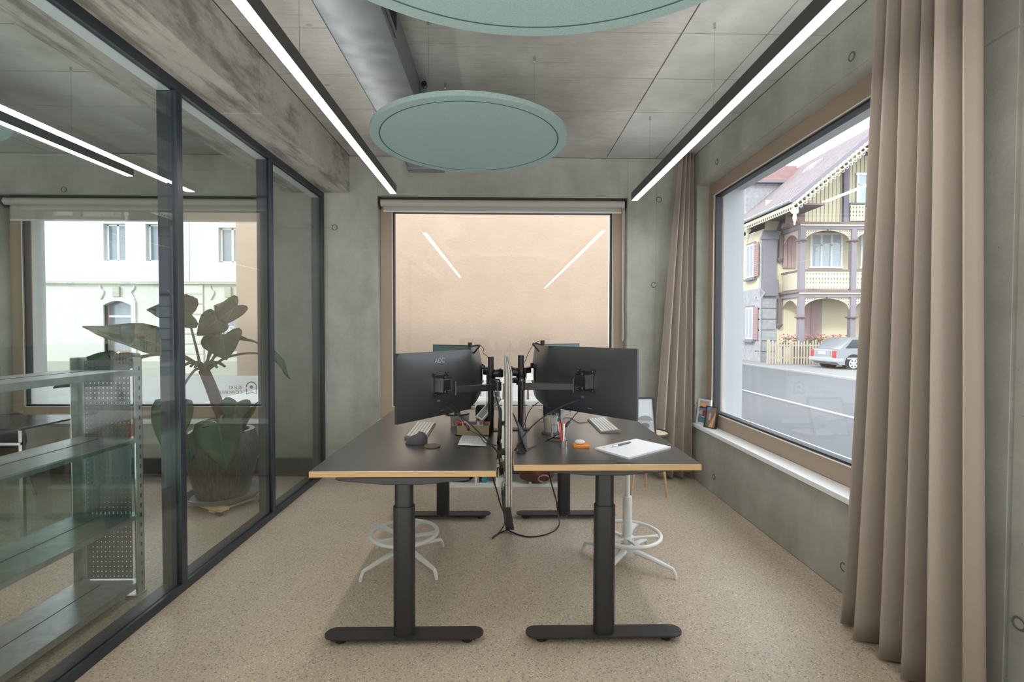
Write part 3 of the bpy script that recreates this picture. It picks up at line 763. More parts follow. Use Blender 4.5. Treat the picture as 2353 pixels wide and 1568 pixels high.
cable([at(1240, 784, Y=3.02), at(1228, 790, Y=3.0), at(1216, 808, Y=2.95), at(1207, 830, Y=2.88), at(1203, 842, Y=2.84), (.130, 2.83, 1.02), (.132, 2.82, .9), (.135, 2.84, .794)], .0020, 'thin webcam cable running down the right arm pole')
cable([at(1237, 925, Y=2.98), at(1224, 935, Y=2.93), at(1214, 950, Y=2.88), at(1207, 970, Y=2.85), at(1200, 990, Y=2.80)], .0026, 'black cable hanging from the edge-on right monitor with a bead')
# keyboard cable on the right desk
cable([D(1352, 970, ZR+.003), D(1330, 972, ZR+.003), D(1318, 965, ZR+.003), D(1305, 960, ZR+.003), D(1280, 963, ZR+.003), D(1240, 970, ZR+.003)], .0018, 'thin cable of the white keyboard on the right desk', CABLE)
# bundle between the desks
for k in range(7):
    a = .3*k; xo_ = -.018+.008*math.sin(k*1.7)
    cable([(-.045+.004*k, 2.93, 1.0-.02*k), (-.02+.003*k, 2.86-.02*k, .90), (xo_+.006*math.cos(a), 2.80-.03*k, .82-.01*k), (xo_, 2.72, .74), (xo_+.006*math.sin(a), 2.70+.03*k, .64)], .0024+.0005*(k % 3), 'black cable in the bundle hanging behind the left arm pole', group='cables behind the left arm pole')
for k in range(4):
    z = .70-.02*k
    cable([(-.018, 2.30+.03*k, .69), (-.010, 2.24+.03*k, z-.03), (.003, 2.30+.03*k, z-.06), (.005, 2.40, z-.045), (-.012, 2.45, z)], .0028, 'white cable loop hanging between the desks', CABLEW, group='white cable loops between the desks')
# cables to the floor and the cable sleeve
cable([(-.06, 2.62, .74), (-.055, 2.62, .60), at(1142, 1130, Y=2.62), at(1150, 1160, Y=2.66), at(1160, 1185, Y=2.72), at(1158, 1208, Z=.03), at(1146, 1225, Z=.006), at(1132, 1237, Z=.005), at(1137, 1231, Z=.005), at(1155, 1222, Z=.006), at(1168, 1218, Z=.012)], .0042, 'black power cable dropping from the left desk to the sleeve end')
cable([(.20, 2.50, .76), at(1263, 1095, Y=2.50), at(1268, 1115, Y=2.55), at(1278, 1150, Y=2.62), at(1283, 1185, Y=2.72), at(1285, 1205, Z=.03), at(1276, 1219, Z=.006), at(1250, 1230, Z=.005), at(1215, 1234, Z=.005), at(1185, 1227, Z=.006), at(1168, 1219, Z=.012)], .0042, 'black power cable looping from the right desk across the floor')
r = thing('cable_sleeve', 'grey flat cable sleeve hanging from the desks down to the floor', 'cable sleeve', at(1168, 1218, Z=.0))
pa, pb = at(1159, 1113, Z=.50), at(1172, 1217, Z=.008)
pa = Vector((.005, 2.85, .43)); pts = [pa, Vector((.012, 2.90, .30)), Vector((.022, 2.97, .15)), at(1172, 1217, Z=.014)]
pts = [at(1158, 1113, Y=2.92), at(1161, 1140, Y=2.95), at(1165, 1175, Y=3.02), at(1172, 1218, Z=.012)]
b = MB(); n = 8
P4 = []
for i in range(len(pts)-1):
    for k in range(4): P4.append(pts[i].lerp(pts[i+1], k/4))
P4.append(pts[-1])
vs = []
for i, p in enumerate(P4):
    hw = .020+.009*i/(len(P4)-1)
    for u, q in ((-1, 0), (-.6, .010), (0, .013), (.6, .010), (1, 0), (.6, -.008), (0, -.010), (-.6, -.008)):
        vs.append(p+Vector((hw*u, -q, q*.5)))
fs = [(i*8+k, i*8+(k+1) % 8, (i+1)*8+(k+1) % 8, (i+1)*8+k) for i in range(len(P4)-1) for k in range(8)]+[tuple(range(8))]
b.add(vs, fs).build('sleeve', mat('sleeve_grey', (.075, .075, .082), .75, noise=.4, scale=25), r, smooth=True)
MB().tube([pts[0]+Vector((0, 0, .0)), pts[0]+Vector((-.01, -.02, .06)), pts[0]+Vector((-.025, -.05, .14)), (-.05, 2.8, .73)], .005, 8, smooth=6).build('cable', CABLE, r, smooth=True)
# power strip hanging between the desks
pp = Vector((-.002, 2.45, .60))
r = thing('power_strip', 'white power strip with plugs wedged in the gap between the desks', 'power strip', (-.004, 2.47, .60))
b = MB().box(-.030, .012, 2.32, 2.62, .615, .66).build('strip_body', WHITE_P, r, bevel=.004)
for k in range(3):
    MB().cyl((-.009, 2.38+.08*k, .66), (-.009, 2.38+.08*k, .69), .017, n=16).build('plug', WHITE_P if k else PLASTD, r, smooth=True, bevel=.003)
B(-.012, .004, 2.40, 2.46, .663, .695).build('brown_adapter', mat('brown_plastic', (.16, .06, .03), .5), r)

# ------------------------------------------------------------------ objects on the left desk
def keyboard(c, ang, L, Wd, z, label, tilt=0, gapx=None):
    r = thing('keyboard', label, 'keyboard', (c.x, c.y, z), 'keyboards', ang, world=False)
    b = MB().prism([(-Wd/2, 0), (Wd/2, 0), (Wd/2, .016), (Wd/2-.01, .017), (-Wd/2+.004, .006), (-Wd/2, .004)], 'x', -L/2, L/2)
    b.build('base', KEYG, r, bevel=.0015)
    k = MB(); nx = 20; rows = 6; p = (L-.012)/nx; q = (Wd-.018)/rows
    for j in range(rows):
        i = 0
        while i < nx:
            wd = 1
            if j == 0 and 5 <= i < 11: wd = 6
            if j in (1, 2) and i == 0: wd = 2
            if i == 15 or (nx == 20 and i == 16 and j > 3): i += 0
            x0 = -L/2+.006+i*p; y0 = -Wd/2+.008+j*q; z0 = .006+(y0+Wd/2)/Wd*.012
            k.box(x0+.001, x0+wd*p-.001, y0+.001, y0+q-.001, z0, z0+.0045)
            i += wd
    s = k.build('keys', KEYW, r); s['kind'] = 'stuff'
    return r
pl = [D(975, 1010, ZL), D(940, 1002, ZL), D(978, 975, ZL), D(1000, 980, ZL)]
kc = D(966, 1000, ZL)
_n, _f = D(953, 1012, ZL), D(981, 973, ZL)
keyboard(Vector(((_n.x+_f.x)/2, (_n.y+_f.y)/2, 0)), math.atan2(_f.y-_n.y, _f.x-_n.x), .43, .125, ZL, 'low white keyboard under the near left monitor')
r = thing('computer_mouse', 'dark grey sculpted ergonomic mouse in front of the left keyboard', 'mouse', D(955, 1022, ZL))
mc = D(957, 1020, ZL)
def Pm(u, v):
    a = 2*PI*u; k = math.sin(PI*v/2); rr = math.cos(PI*v/2)**.6
    x = .058*rr*math.cos(a)+.010*v; y = .040*rr*math.sin(a)
    return Vector((mc.x+x, mc.y+y, ZL+.002+(.052+.012*max(-1, min(1, math.cos(a+.5))))*k))
MB().grid(Pm, 28, 10).build('shell', mat('mouse_grey', (.075, .08, .088), .45), r, smooth=True)
B(mc.x-.035, mc.x+.035, mc.y-.03, mc.y+.03, ZL, ZL+.004).build('sole', PLASTD, r)
MB().cyl((mc.x+.02, mc.y-.012, ZL+.042), (mc.x+.02, mc.y+.0, ZL+.042), .009, n=14).build('wheel', STEEL, r, smooth=True)
cc = D(993, 1027, ZL)
o = MB().lathe([(0, 0), (.041, 0), (.043, .002), (.043, .006), (.041, .008), (0, .0085)], (0, 0, 0), 40).build('coaster', CORK, smooth=True)
o.location = (cc.x, cc.y, ZL); tag(o, 'round dark cork coaster alone on the left desk', 'coaster', 'coasters')
# cardboard tray with odds and ends
bx0, bx1 = D(1048, 1002, ZL), D(1127, 1003, ZL); by = bx0.y
r = thing('cardboard_tray', 'low brown cardboard tray holding odds and ends on the left desk', 'box', ((bx0.x+bx1.x)/2, by+.06, ZL))
x0, x1 = bx0.x, bx1.x-.005; hh = .058; b = MB(); t = .003
b.box(x0, x1, by, by+.13, ZL, ZL+t); b.box(x0, x1, by, by+t, ZL, ZL+hh); b.box(x0, x1, by+.13-t, by+.13, ZL, ZL+hh); b.box(x0, x0+t, by, by+.13, ZL, ZL+hh); b.box(x1-t, x1, by, by+.13, ZL, ZL+hh)
b.build('tray', CARD, r)
def small(name, label, cat, mb, m, loc, smooth=False, bevel=0, group=None, rot=(0, 0, 0)):
    o = mb.build(name, m, smooth=smooth, bevel=bevel); o.location = loc; o.rotation_euler = rot; tag(o, label, cat, group); return o
small('card', 'white card standing in the cardboard tray', 'card', B(-.02, .02, -.001, .001, 0, .075), PAPER, (x0+.055, by+.03, ZL+.004), rot=(-.2, 0, .3))
small('lighter', 'red and orange lighter lying in the tray on the left desk', 'lighter', B(-.006, .006, -.03, .03, 0, .016), REDP, (x0+.030, by+.05, ZL+.052), bevel=.003, rot=(0, 0, .9))
small('scissors', 'scissors with a red loop handle sticking out of the tray', 'scissors', MB().tube([(.022*math.cos(t), 0, .016*math.sin(t)) for t in [2*PI*k/14 for k in range(14)]], .003, 6, closed=True).box(.02, .06, -.003, .003, -.008, .0), mat('handle_red', (.35, .08, .06), .5), (x0+.002, by+.06, ZL+.066), smooth=True, rot=(0, .3, .3))
small('eraser', 'purple and white eraser on top of the tray', 'eraser', MB().use(mat('purple', (.22, .14, .35), .6)).box(-.016, .012, -.01, .01, 0, .016).use(PAPER).box(.012, .026, -.01, .01, 0, .016), None, (x0+.105, by+.06, ZL+.052))
small('pencil_box', 'small pink box lying across the tray', 'box', B(-.022, .022, -.012, .012, 0, .016), mat('pink_card', (.50, .24, .21), .7), (x0+.135, by+.075, ZL+.055), rot=(0, 0, -.2))
small('glue_tube', 'flat white tube with a red end inside the tray', 'tube', MB().use(PAPER).box(-.05, .04, -.008, .008, 0, .012).use(REDP).box(-.06, -.05, -.008, .008, 0, .012), None, (x0+.115, by+.02, ZL+.046), rot=(0, 0, 0))
# leaflet
a0, a1, a2, a3 = D(1052, 1026, ZL), D(1117, 1028, ZL), D(1121, 1006, ZL), D(1064, 1002, ZL)
def Pl(u, v):
    p = a0.lerp(a1, u).lerp(a3.lerp(a2, u), v); return Vector((p.x, p.y, ZL+.004+.010*math.sin(PI*min(1, (1-u)*1.3)*.5)*(.3+.7*math.sin(PI*v))))
r = thing('leaflet', 'folded white printed leaflet in front of the cardboard tray', 'paper', (a0.x, a0.y, ZL))
MB().grid(Pl, 10, 6).build('sheet', PAPER, r, smooth=True, solid=.0012)
b = MB()
for k in range(9):
    for j in range(5):
        if random.random() < .8:
            u, v = .08+k*.10, .10+j*.17; L = .06+.08*random.random()
            q = [Pl(u, v), Pl(u+.014, v), Pl(u+.014, v+L), Pl(u, v+L)]
            b.add([p+Vector((0, 0, .0016)) for p in q], [(0, 1, 2, 3)])
s = b.build('print', mat('print_grey', (.33, .33, .34), .8), r); s['kind'] = 'stuff'
small('paper_sheet', 'loose white sheet lying under the leaflet on the left desk', 'paper', B(-.055, .05, -.04, .04, 0, .002), PAPER, ((a0.x+a1.x)/2-.0, (a0.y+a3.y)/2+.005, ZL), rot=(0, 0, .02))
# leaning white framed tablet
def quadbox(name, label, cat, c4, th, mfr, mpic, border, group=None, pic=None, zmin=None):
    """picture frame from four corners (bl, br, tr, tl)"""
    bl, br, tr, tl = [Vector(p) for p in c4]; xd = (br-bl).normalized(); yd = (tl-bl); yd = (yd-xd*yd.dot(xd)).normalized(); w = (br-bl).length; h = (tl-bl).length
    T = frame_T(bl, xd, yd); r = thing(name, label, cat, bl, group); n = T.to_3x3() @ Vector((0, 0, 1))
    s = 1
    b = MB()
    for a in ((0, border, 0, h), (w-border, w, 0, h), (border, w-border, 0, border), (border, w-border, h-border, h)): b.box(a[0], a[1], a[2], a[3], -th, .0, T)
    b.build('frame', mfr, r, bevel=.001)
    MB().box(border, w-border, border, h-border, -th*.9, -th*.35, T).build('picture', mpic, r)
    if pic: pic(r, T @ Matrix.Translation((border, border, -th*.35+.0006)), w-2*border, h-2*border)
    return r, T, w, h
quadbox('photo_frame', 'slim white frame leaning back beside the left arm pole', 'picture frame', (at(1092, 958, Y=2.98), at(1108, 966, Y=2.93), at(1126, 925, Y=3.03), at(1112, 905, Y=3.10)), .012, WHITE_P, mat('frame_grey', (.30, .32, .30), .4), .010)
# speakers at the far end
sp = D(1103, 968, ZL); small('speaker', 'round black fabric speaker at the far end of the left desk', 'speaker', MB().lathe([(0, 0), (.05, 0), (.062, .01), (.064, .075), (.055, .09), (0, .092)], n=32), mat('speaker_cloth', (.025, .028, .03), .9), (-.118, 3.34, ZL), smooth=True)
small('speaker', 'square black speaker at the far end of the right desk', 'speaker', B(-.055, .055, -.05, .05, 0, .085), mat('speaker_cloth', (.025, .028, .03), .9), (.335, 3.30, ZR), bevel=.004)
# two grey plates hanging under the near left monitor
for px, g_ in ((1045, 0), (1068, 1)):
    p = at(px, 958, Y=3.10); small('name_card', ['grey card standing on the left desk, the left one of the pair', 'grey card standing on the left desk, the right one of the pair'][g_], 'card', B(-.027, .027, -.002, .002, 0, .062), mat('card_grey', (.30, .29, .28), .6), (p.x, 3.10, ZL+.001), rot=(-.1, 0, .12 if g_ else .18), group='pair of grey cards')

# ------------------------------------------------------------------ objects on the right desk
kp = [D(1352, 968, ZR), D(1388, 999, ZR), D(1433, 998, ZR), D(1390, 962, ZR)]
kc = sum(kp, Vector())/4; dd = (kp[1]-kp[0]); dd2 = (kp[2]-kp[1])
keyboard(Vector((kc.x-.01, kc.y+.01, 0)), math.atan2((kp[2]-kp[3]).y, (kp[2]-kp[3]).x), .39, .115, ZR, 'white aluminium keyboard on the right desk')
m0 = D(1265, 996, ZR); 
small('coaster', 'black round coaster under the cream mug', 'coaster', MB().lathe([(0, 0), (.049, 0), (.05, .003), (.049, .006), (0, .006)], n=36), CORK, (m0.x, m0.y, ZR), smooth=True, group='coasters')
r = thing('mug', 'cream ceramic mug standing on a coaster on the right desk', 'mug', (m0.x, m0.y, ZR+.006))
MB().lathe([(0, 0), (.030, 0), (.034, .004), (.042, .085), (.040, .087), (.032, .008), (0, .008)], (m0.x, m0.y, ZR+.006), 40).build('cup', CREAM, r, smooth=True)
MB().lathe([(0, .07), (.038, .07)], (m0.x, m0.y, ZR+.006), 32).build('coffee', mat('coffee', (.10, .06, .03), .2), r)
g0 = D(1279, 1010, ZR)
small('coaster', 'black round coaster under the water glass', 'coaster', MB().lathe([(0, 0), (.049, 0), (.05, .003), (.049, .006), (0, .006)], n=36), CORK, (g0.x, g0.y-.005, ZR), smooth=True, group='coasters')
r = thing('water_glass', 'tall clear glass half full of water on a coaster', 'glass', (g0.x, g0.y, ZR+.006))
MB().lathe([(0, 0), (.026, 0), (.0285, .006), (.033, .135), (.0315, .135), (.0268, .010), (0, .008)], (g0.x, g0.y, ZR+.006), 40).build('tumbler', GLASS_C, r, smooth=True)
MB().lathe([(0, .011), (.0262, .011), (.0289, .068), (0, .068)], (g0.x, g0.y, ZR+.006), 32).build('water', WATER, r, smooth=True)
h0 = D(1296, 1030, ZR); h0.y += .018
r = thing('pen_holder', 'brushed steel round pen holder on the right desk', 'pen holder', (h0.x, h0.y, ZR))
MB().lathe([(0, 0), (.019, 0), (.019, .032), (.0165, .032), (.0165, .012), (0, .012)], (h0.x, h0.y, ZR), 36).build('cup', STEEL, r, smooth=True)
def pen(name, label, base, top, rad, m, capm=None):
    base, top = Vector(base), Vector(top); r = thing(name, label, 'pen', base, 'pens in the steel holder')
    MB().cyl(base, base.lerp(top, .86), rad, n=12).build('barrel', m, r, smooth=True)
    MB().cyl(base.lerp(top, .86), top, rad*.75, rad*.5, n=12).build('pen_end', capm or m, r, smooth=True)
hz = ZR+.013
pen('pen', 'red felt pen standing in the steel holder', (h0.x-.009, h0.y-.004, hz), (h0.x-.020, h0.y+.0, hz+.115), .0048, REDP)
pen('pen', 'white pen with a blue end leaning left in the holder', (h0.x-.006, h0.y+.006, hz), (h0.x-.030, h0.y+.02, hz+.125), .0035, WHITE_P, BLUE)
pen('pen', 'dark pen behind the red pen in the holder', (h0.x+.0, h0.y+.007, hz), (h0.x-.014, h0.y+.018, hz+.122), .0035, PLASTD)
pen('pen', 'white pen with a red end leaning right in the holder', (h0.x-.002, h0.y-.005, hz), (h0.x+.004, h0.y+.005, hz+.118), .0045, WHITE_P, REDP)
pen('pen', 'short grey stub pen in the holder', (h0.x+.007, h0.y+.0, hz), (h0.x+.006, h0.y+.003, hz+.035), .004, ALU)
n0 = D(1334, 1026, ZR)
r = thing('sticky_notes', 'stack of orange sticky notes on the right desk', 'notes', (n0.x, n0.y, ZR))
for k in range(5): MB().box(-.036, .036, -.036, .036, 0, .0016, Matrix.Translation((n0.x+.001*k, n0.y+.006, ZR+.0018*k)) @ Matrix.Rotation(.05*math.sin(k*2), 4, 'Z')).build('note_pad', ORANGE, r)
r = thing('earbud_case', 'small white rounded earbud case lying on the orange notes', 'earbud case', (n0.x, n0.y, ZR+.009))
MB().ball((n0.x-.004, n0.y, ZR+.0215), .026, .016, .0125, n=24, m=14).build('case', mat('gloss_white', (.8, .8, .8), .2), r, smooth=True)
# writing pad
q = [D(1367, 1033, ZR), D(1445, 1056, ZR), D(1541, 1030, ZR), D(1462, 1012, ZR)]
r = thing('writing_pad', 'white writing pad lying askew on the right desk', 'notepad', q[0])
b = MB(); vs = [Vector((p.x, p.y, ZR+z)) for z in (0, .007) for p in q]
b.add(vs, [(0, 1, 2, 3), (4, 5, 6, 7), (0, 1, 5, 4), (1, 2, 6, 5), (2, 3, 7, 6), (3, 0, 4, 7)]).build('pages', PAPER, r)
b = MB(); vs = [Vector((p.x, p.y, ZR+z)) for z in (.0072, .0078) for p in q]
b.add(vs, [(0, 1, 2, 3), (4, 5, 6, 7), (0, 1, 5, 4), (1, 2, 6, 5), (2, 3, 7, 6), (3, 0, 4, 7)]).build('top_sheet', mat('paper_bright', (.80, .81, .85), .7), r)
e0 = D(1384, 1032, ZR); MB().box(0, .014, -.002, .002, 0, .0003, Matrix.Translation((e0.x, e0.y, ZR+.0079))).build('small_print', mat('print_grey', (.33, .33, .34), .8), r)
pa, pb = D(1408, 1032, ZR), D(1450, 1022, ZR)
r = thing('pen', 'grey ballpoint pen lying on the white writing pad', 'pen', pa)
pa = Vector((pa.x, pa.y, ZR+.0125)); pb = Vector((pb.x, pb.y, ZR+.0125)); 
MB().cyl(pa.lerp(pb, .25), pa.lerp(pb, .92), .0047, n=12).cyl(pa.lerp(pb, .92), pb, .0047, .001, n=12).build('barrel', mat('pen_grey', (.10, .10, .11), .4), r, smooth=True)
MB().cyl(pa, pa.lerp(pb, .24), .0047, n=12).build('pen_end', STEEL, r, smooth=True)
# laptop on its edge against the divider
c4 = [Vector((.062, 2.32, ZR+.002)), Vector((.100, 2.30, ZR+.002))]
r = thing('laptop_stand', 'dark folded laptop stand leaning on the divider at the right desk', 'laptop stand', (.085, 2.4, ZR))
A1, A2 = D(1213, 1037, ZR+.002), D(1187, 1042, ZR+.002)
b = MB(); top = [Vector((.058, 2.86, ZR+.15)), Vector((.064, 2.86, ZR+.155))]
vs = [A1, Vector((A1.x-.006, A1.y, A1.z)), Vector((.052, 2.62, ZR+.130)), Vector((.060, 2.60, ZR+.128)), Vector((A1.x+.01, 2.62, ZR+.002)), Vector((A1.x+.004, 2.62, ZR+.002))]
b.add(vs, [(0, 3, 4), (1, 5, 2), (0, 1, 2, 3), (3, 2, 5, 4), (0, 4, 5, 1)]).build('lid', ALU if False else mat('space_grey', (.16, .16, .17), .4, .5), r)
vs = [A2+Vector((-.0, 0, 0)), Vector((A2.x+.028, A2.y-.012, ZR+.002)), Vector((A2.x+.024, A2.y+.03, ZR+.018)), A2+Vector((0, .06, .022)), A2+Vector((0, 0, .016))]
b = MB().add([A2, Vector((A2.x+.040, A2.y-.010, ZR+.002)), Vector((A2.x+.044, A2.y+.07, ZR+.002)), Vector((A2.x, A2.y+.07, ZR+.002)), A2+Vector((0, 0, .02)), Vector((A2.x+.030, A2.y-.005, ZR+.010)), Vector((A2.x+.030, A2.y+.07, ZR+.012)), Vector((A2.x, A2.y+.07, ZR+.022))], [(0, 1, 2, 3), (4, 5, 6, 7), (0, 1, 5, 4), (1, 2, 6, 5), (2, 3, 7, 6), (3, 0, 4, 7)]).build('base', PLASTD, r)
# white cable heap at the far end
for k in range(9):
    c = at(1250+5*(k % 4), 940+3*(k % 3), Z=ZR+.004)
    a = k*.9; R = .025+.012*(k % 3)
    cable([(c.x+.012*k+R*math.cos(a+t)*(1.4), c.y+.4*R*math.sin(a+t)*(2.0)+.01*k, ZR+.004+.004*(k % 4)+.004*math.sin(3*t+k)) for t in [i*.7 for i in range(8)]], .0017, 'thin white cable in the tangle at the far end of the right desk', CABLEW, group='white cable tangle', smooth=4, n=6)
cable([D(1290, 935, ZR+.003), D(1305, 940, ZR+.003), D(1312, 948, ZR+.003), D(1300, 952, ZR+.003)], .0022, 'grey cable curl behind the water glass', mat('grey_cable', (.25, .25, .25), .5))

# ------------------------------------------------------------------ stools
def stool(x, y, rz, label):
    r = thing('drafting_stool', label, 'stool', (0, 0, 0), 'white swivel stools', world=False)
    r.location = (x, y, 0); r.rotation_euler = (0, 0, rz)
    for k in range(4):
        a = PI/2*k; ca, sa = math.cos(a), math.sin(a); b = MB(); n = 12; vs = []
        prof = []
        for i in range(n+1):
            t = i/n; rad = .035+.235*t; z = .090-.030*t-.01*t*t; w = .022*(1-t)+.011*t; h = .016*(1-t)+.010*t
            prof.append((rad, z, w, h))
        prof += [(.280, .034, .011, .009), (.287, .016, .011, .008), (.288, .001, .011, .008)]
        T = Matrix.Rotation(a, 4, 'Z')
        for i, (rad, z, w_, h) in enumerate(prof):
            j = max(0, i-1); k2 = min(len(prof)-1, i+1)
            d = Vector((prof[k2][0]-prof[j][0], 0, prof[k2][1]-prof[j][1])).normalized(); nn = Vector((-d.z, 0, d.x)); c = Vector((rad, 0, z))
            for q in range(8):
                an = 2*PI*q/8; vs.append(T @ (c+nn*h*math.sin(an)+Vector((0, w_*math.cos(an), 0))))
        m = len(prof); fs = [(i*8+q, i*8+(q+1) % 8, (i+1)*8+(q+1) % 8, (i+1)*8+q) for i in range(m-1) for q in range(8)]+[tuple(range(8)), tuple(range((m-1)*8, m*8))]
        b.add(vs, fs).build('leg', CHALK, r, smooth=True)
    MB().lathe([(.0, .06), (.045, .06), (.050, .075), (.045, .105), (.028, .12), (0, .12)], n=32).build('hub', CHALK, r, smooth=True)
    MB().lathe([(0, .10), (.026, .10), (.026, .392), (.024, .398), (0, .398)], n=28).build('column', CHALK, r, smooth=True)
    MB().cyl((0, 0, .39), (0, 0, .63), .0145, n=20).build('piston', CHALK, r, smooth=True)
    ring = MB().tube([(.188*math.cos(t), .188*math.sin(t), .178) for t in [2*PI*k/48 for k in range(48)]], .0115, 10, closed=True).build('foot_ring', CHALK, r, smooth=True)
    for k in range(5):
        a = 2*PI*k/5+.5; u = Vector((math.cos(a), math.sin(a), 0)); p = Vector((-u.y, u.x, 0))
        vs = []
        for t, w_ in ((.026, .014), (.10, .010), (.16, .016), (.182, .034)):
            z = .150+.022*min(1, t/.16)
            for sgn, dz in ((-1, -.006), (1, -.006), (1, .006), (-1, .006)): vs.append(u*t+p*w_*sgn+Vector((0, 0, z+dz)))
        fs = [(i*4+q, i*4+(q+1) % 4, (i+1)*4+(q+1) % 4, (i+1)*4+q) for i in range(3) for q in range(4)]+[(0, 1, 2, 3), (12, 13, 14, 15)]
        MB().add(vs, fs).build('ring_spoke', CHALK, ring, smooth=True)
    MB().lathe([(.026, .135), (.040, .137), (.040, .163), (.026, .165)], n=24, closed=True).build('ring_clamp', CHALK, ring, smooth=True)
    MB().lathe([(0, .63), (.10, .63), (.18, .645), (.19, .665), (.17, .685), (0, .68)], n=36).build('seat', CHALK, r, smooth=True)
stool(-.565, 2.85, math.radians(45+2), 'white swivel stool with a round foot ring under the left desk')
stool(.728, 2.82, math.radians(-39), 'white swivel stool with a round foot ring under the right desk')

# ------------------------------------------------------------------ low white shelf behind the desks
sx0, sx1, sy0, sy1 = -.46, .53, 4.22, 4.52
r = thing('white_shelf_unit', 'low white open shelf unit under the middle window behind the desks', 'shelf', ((sx0+sx1)/2, (sy0+sy1)/2, 0))
for z0, z1 in ((.0, .028), (.385, .41), (.715, .745)): B(sx0, sx1, sy0, sy1, z0, z1).build('shelf_board', WHITE_P, r, bevel=.001)
for x in (sx0, -.235, .0, .235, sx1-.02): B(x, x+.02, sy0+.002, sy1-.002, .028, .715).build('divider', WHITE_P, r)
small('smart_speaker', 'grey cylindrical speaker on the white shelf behind the left arm pole', 'speaker', MB().use(mat('speaker_grey', (.07, .08, .09), .8)).cyl((0, 0, .02), (0, 0, .075), .024, n=24).use(mat('base_grey', (.35, .38, .42), .4)).cyl((0, 0, 0), (0, 0, .028), .036, n=24), None, (-.045, 4.30, .745), smooth=True)
for i, (px, lab) in enumerate(((1157, 'slim pointed wooden figure on the white shelf, left of the divider'), (1213, 'slim pointed wooden figure on the white shelf, right of the divider'))):
    p = at(px, 915, Y=4.35); small('wooden_figure', lab, 'figurine', MB().cyl((0, 0, 0), (0, 0, .10), .016, .010, n=4).cyl((0, 0, .10), (0, 0, .14), .010, .013, n=4), mat('walnut', (.28, .18, .10), .6), (p.x, 4.35, .745), group='pair of wooden figures')
b0 = at(1250, 1108, Y=4.27)
r = thing('leather_bag', 'crumpled brown leather bag in the lower compartment of the white shelf', 'bag', (b0.x, 4.27, .03))
def Pb(u, v):
    a = 2*PI*u; th = PI*v; rr = math.sin(th)
    k = 1+.10*math.sin(5*a+3*th)+.06*math.sin(11*a-5*th)
    return Vector((.30+.15*rr*math.cos(a)*k, 4.26+.09*rr*math.sin(a)*k, .03+.11*(1-math.cos(th))*(1+.15*math.sin(3*a))))
MB().grid(Pb, 40, 18).build('bag_body', mat('brown_leather', (.13, .055, .045), .4), r, smooth=True)
MB().tube([(.30+.05*math.cos(t)+.06, 4.165, .09+.03*math.sin(t)) for t in [2*PI*k/16 for k in range(16)]], .007, 8, closed=True).build('handle', mat('brown_leather_light', (.36, .20, .17), .45), r, smooth=True)
small('binder', 'turquoise ring binder in the white shelf', 'binder', B(-.02, .02, -.10, .10, 0, .30), mat('turquoise', (.04, .30, .36), .5), (-.155, 4.36, .028), bevel=.002)
small('archive_box', 'grey archive box beside the turquoise binder', 'box', B(-.018, .018, -.10, .10, 0, .28), mat('box_grey', (.30, .28, .22), .7), (-.215+.0, 4.36, .028), bevel=.002)
small('shoe', 'black shoe in the left compartment of the white shelf', 'shoe', MB().ball((0, 0, .035), .09, .035, .035, n=16, m=10).ball((-.045, 0, .06), .04, .033, .04, n=16, m=10), PLASTD, (-.345, 4.30, .028), smooth=True)
for k in range(5):
    cable([(.04+.03*math.cos(k+t*1.1), 4.26+.01*k, .06+.035*math.sin(t*1.3+k)+.03) for t in range(7)], .004, 'pale coiled cable in the middle compartment of the white shelf', CABLEW, group='coiled cables in the shelf', smooth=4)
for k in range(6):
    m_ = [REDP, PAPER, mat('maroon', (.25, .04, .05), .6), PAPER, BLUE, mat('olive', (.25, .24, .12), .6)][k]
    small('book', ['red book spine on the middle board of the white shelf', 'white paperback beside the red book in the white shelf', 'maroon book in the white shelf', 'thin white brochure beside the maroon book', 'blue book in the white shelf', 'olive book at the end of the white shelf row'][k], 'book', B(-.009, .009, -.08, .08, 0, .17+.015*(k % 3)), m_, (-.11+.02*k, 4.36, .41), group='books in the white shelf')

# ------------------------------------------------------------------ corner: side table with portrait, frames on the sill
tx, ty, tz = 1.275, 4.05, at(1525, 992, Y=4.05).z
tx = at(1490, 992, Y=4.05).x
r = thing('side_table', 'round side table with pale tray top and dark rim in the far corner', 'side table', (tx, ty, 0))
MB().lathe([(0, tz-.03), (.165, tz-.03), (.168, tz-.006), (.165, tz), (.160, tz), (.158, tz-.014), (0, tz-.014)], (tx, ty, 0), 48).build('tray', mat('tray_dark', (.04, .035, .032), .5), r, smooth=True)
MB().lathe([(0, tz-.013), (.157, tz-.013), (.157, tz-.009), (0, tz-.009)], (tx, ty, 0), 48).build('tray_top', mat('maple', (.68, .55, .40), .5), r)
for a in (200, 320, 80):
    a = math.radians(a); u = Vector((math.cos(a), math.sin(a), 0))
    MB().cyl(Vector((tx, ty, tz-.03))+u*.10, Vector((tx, ty, 0))+u*.165, .014, .009, n=14).build('leg', WOOD, r, smooth=True)
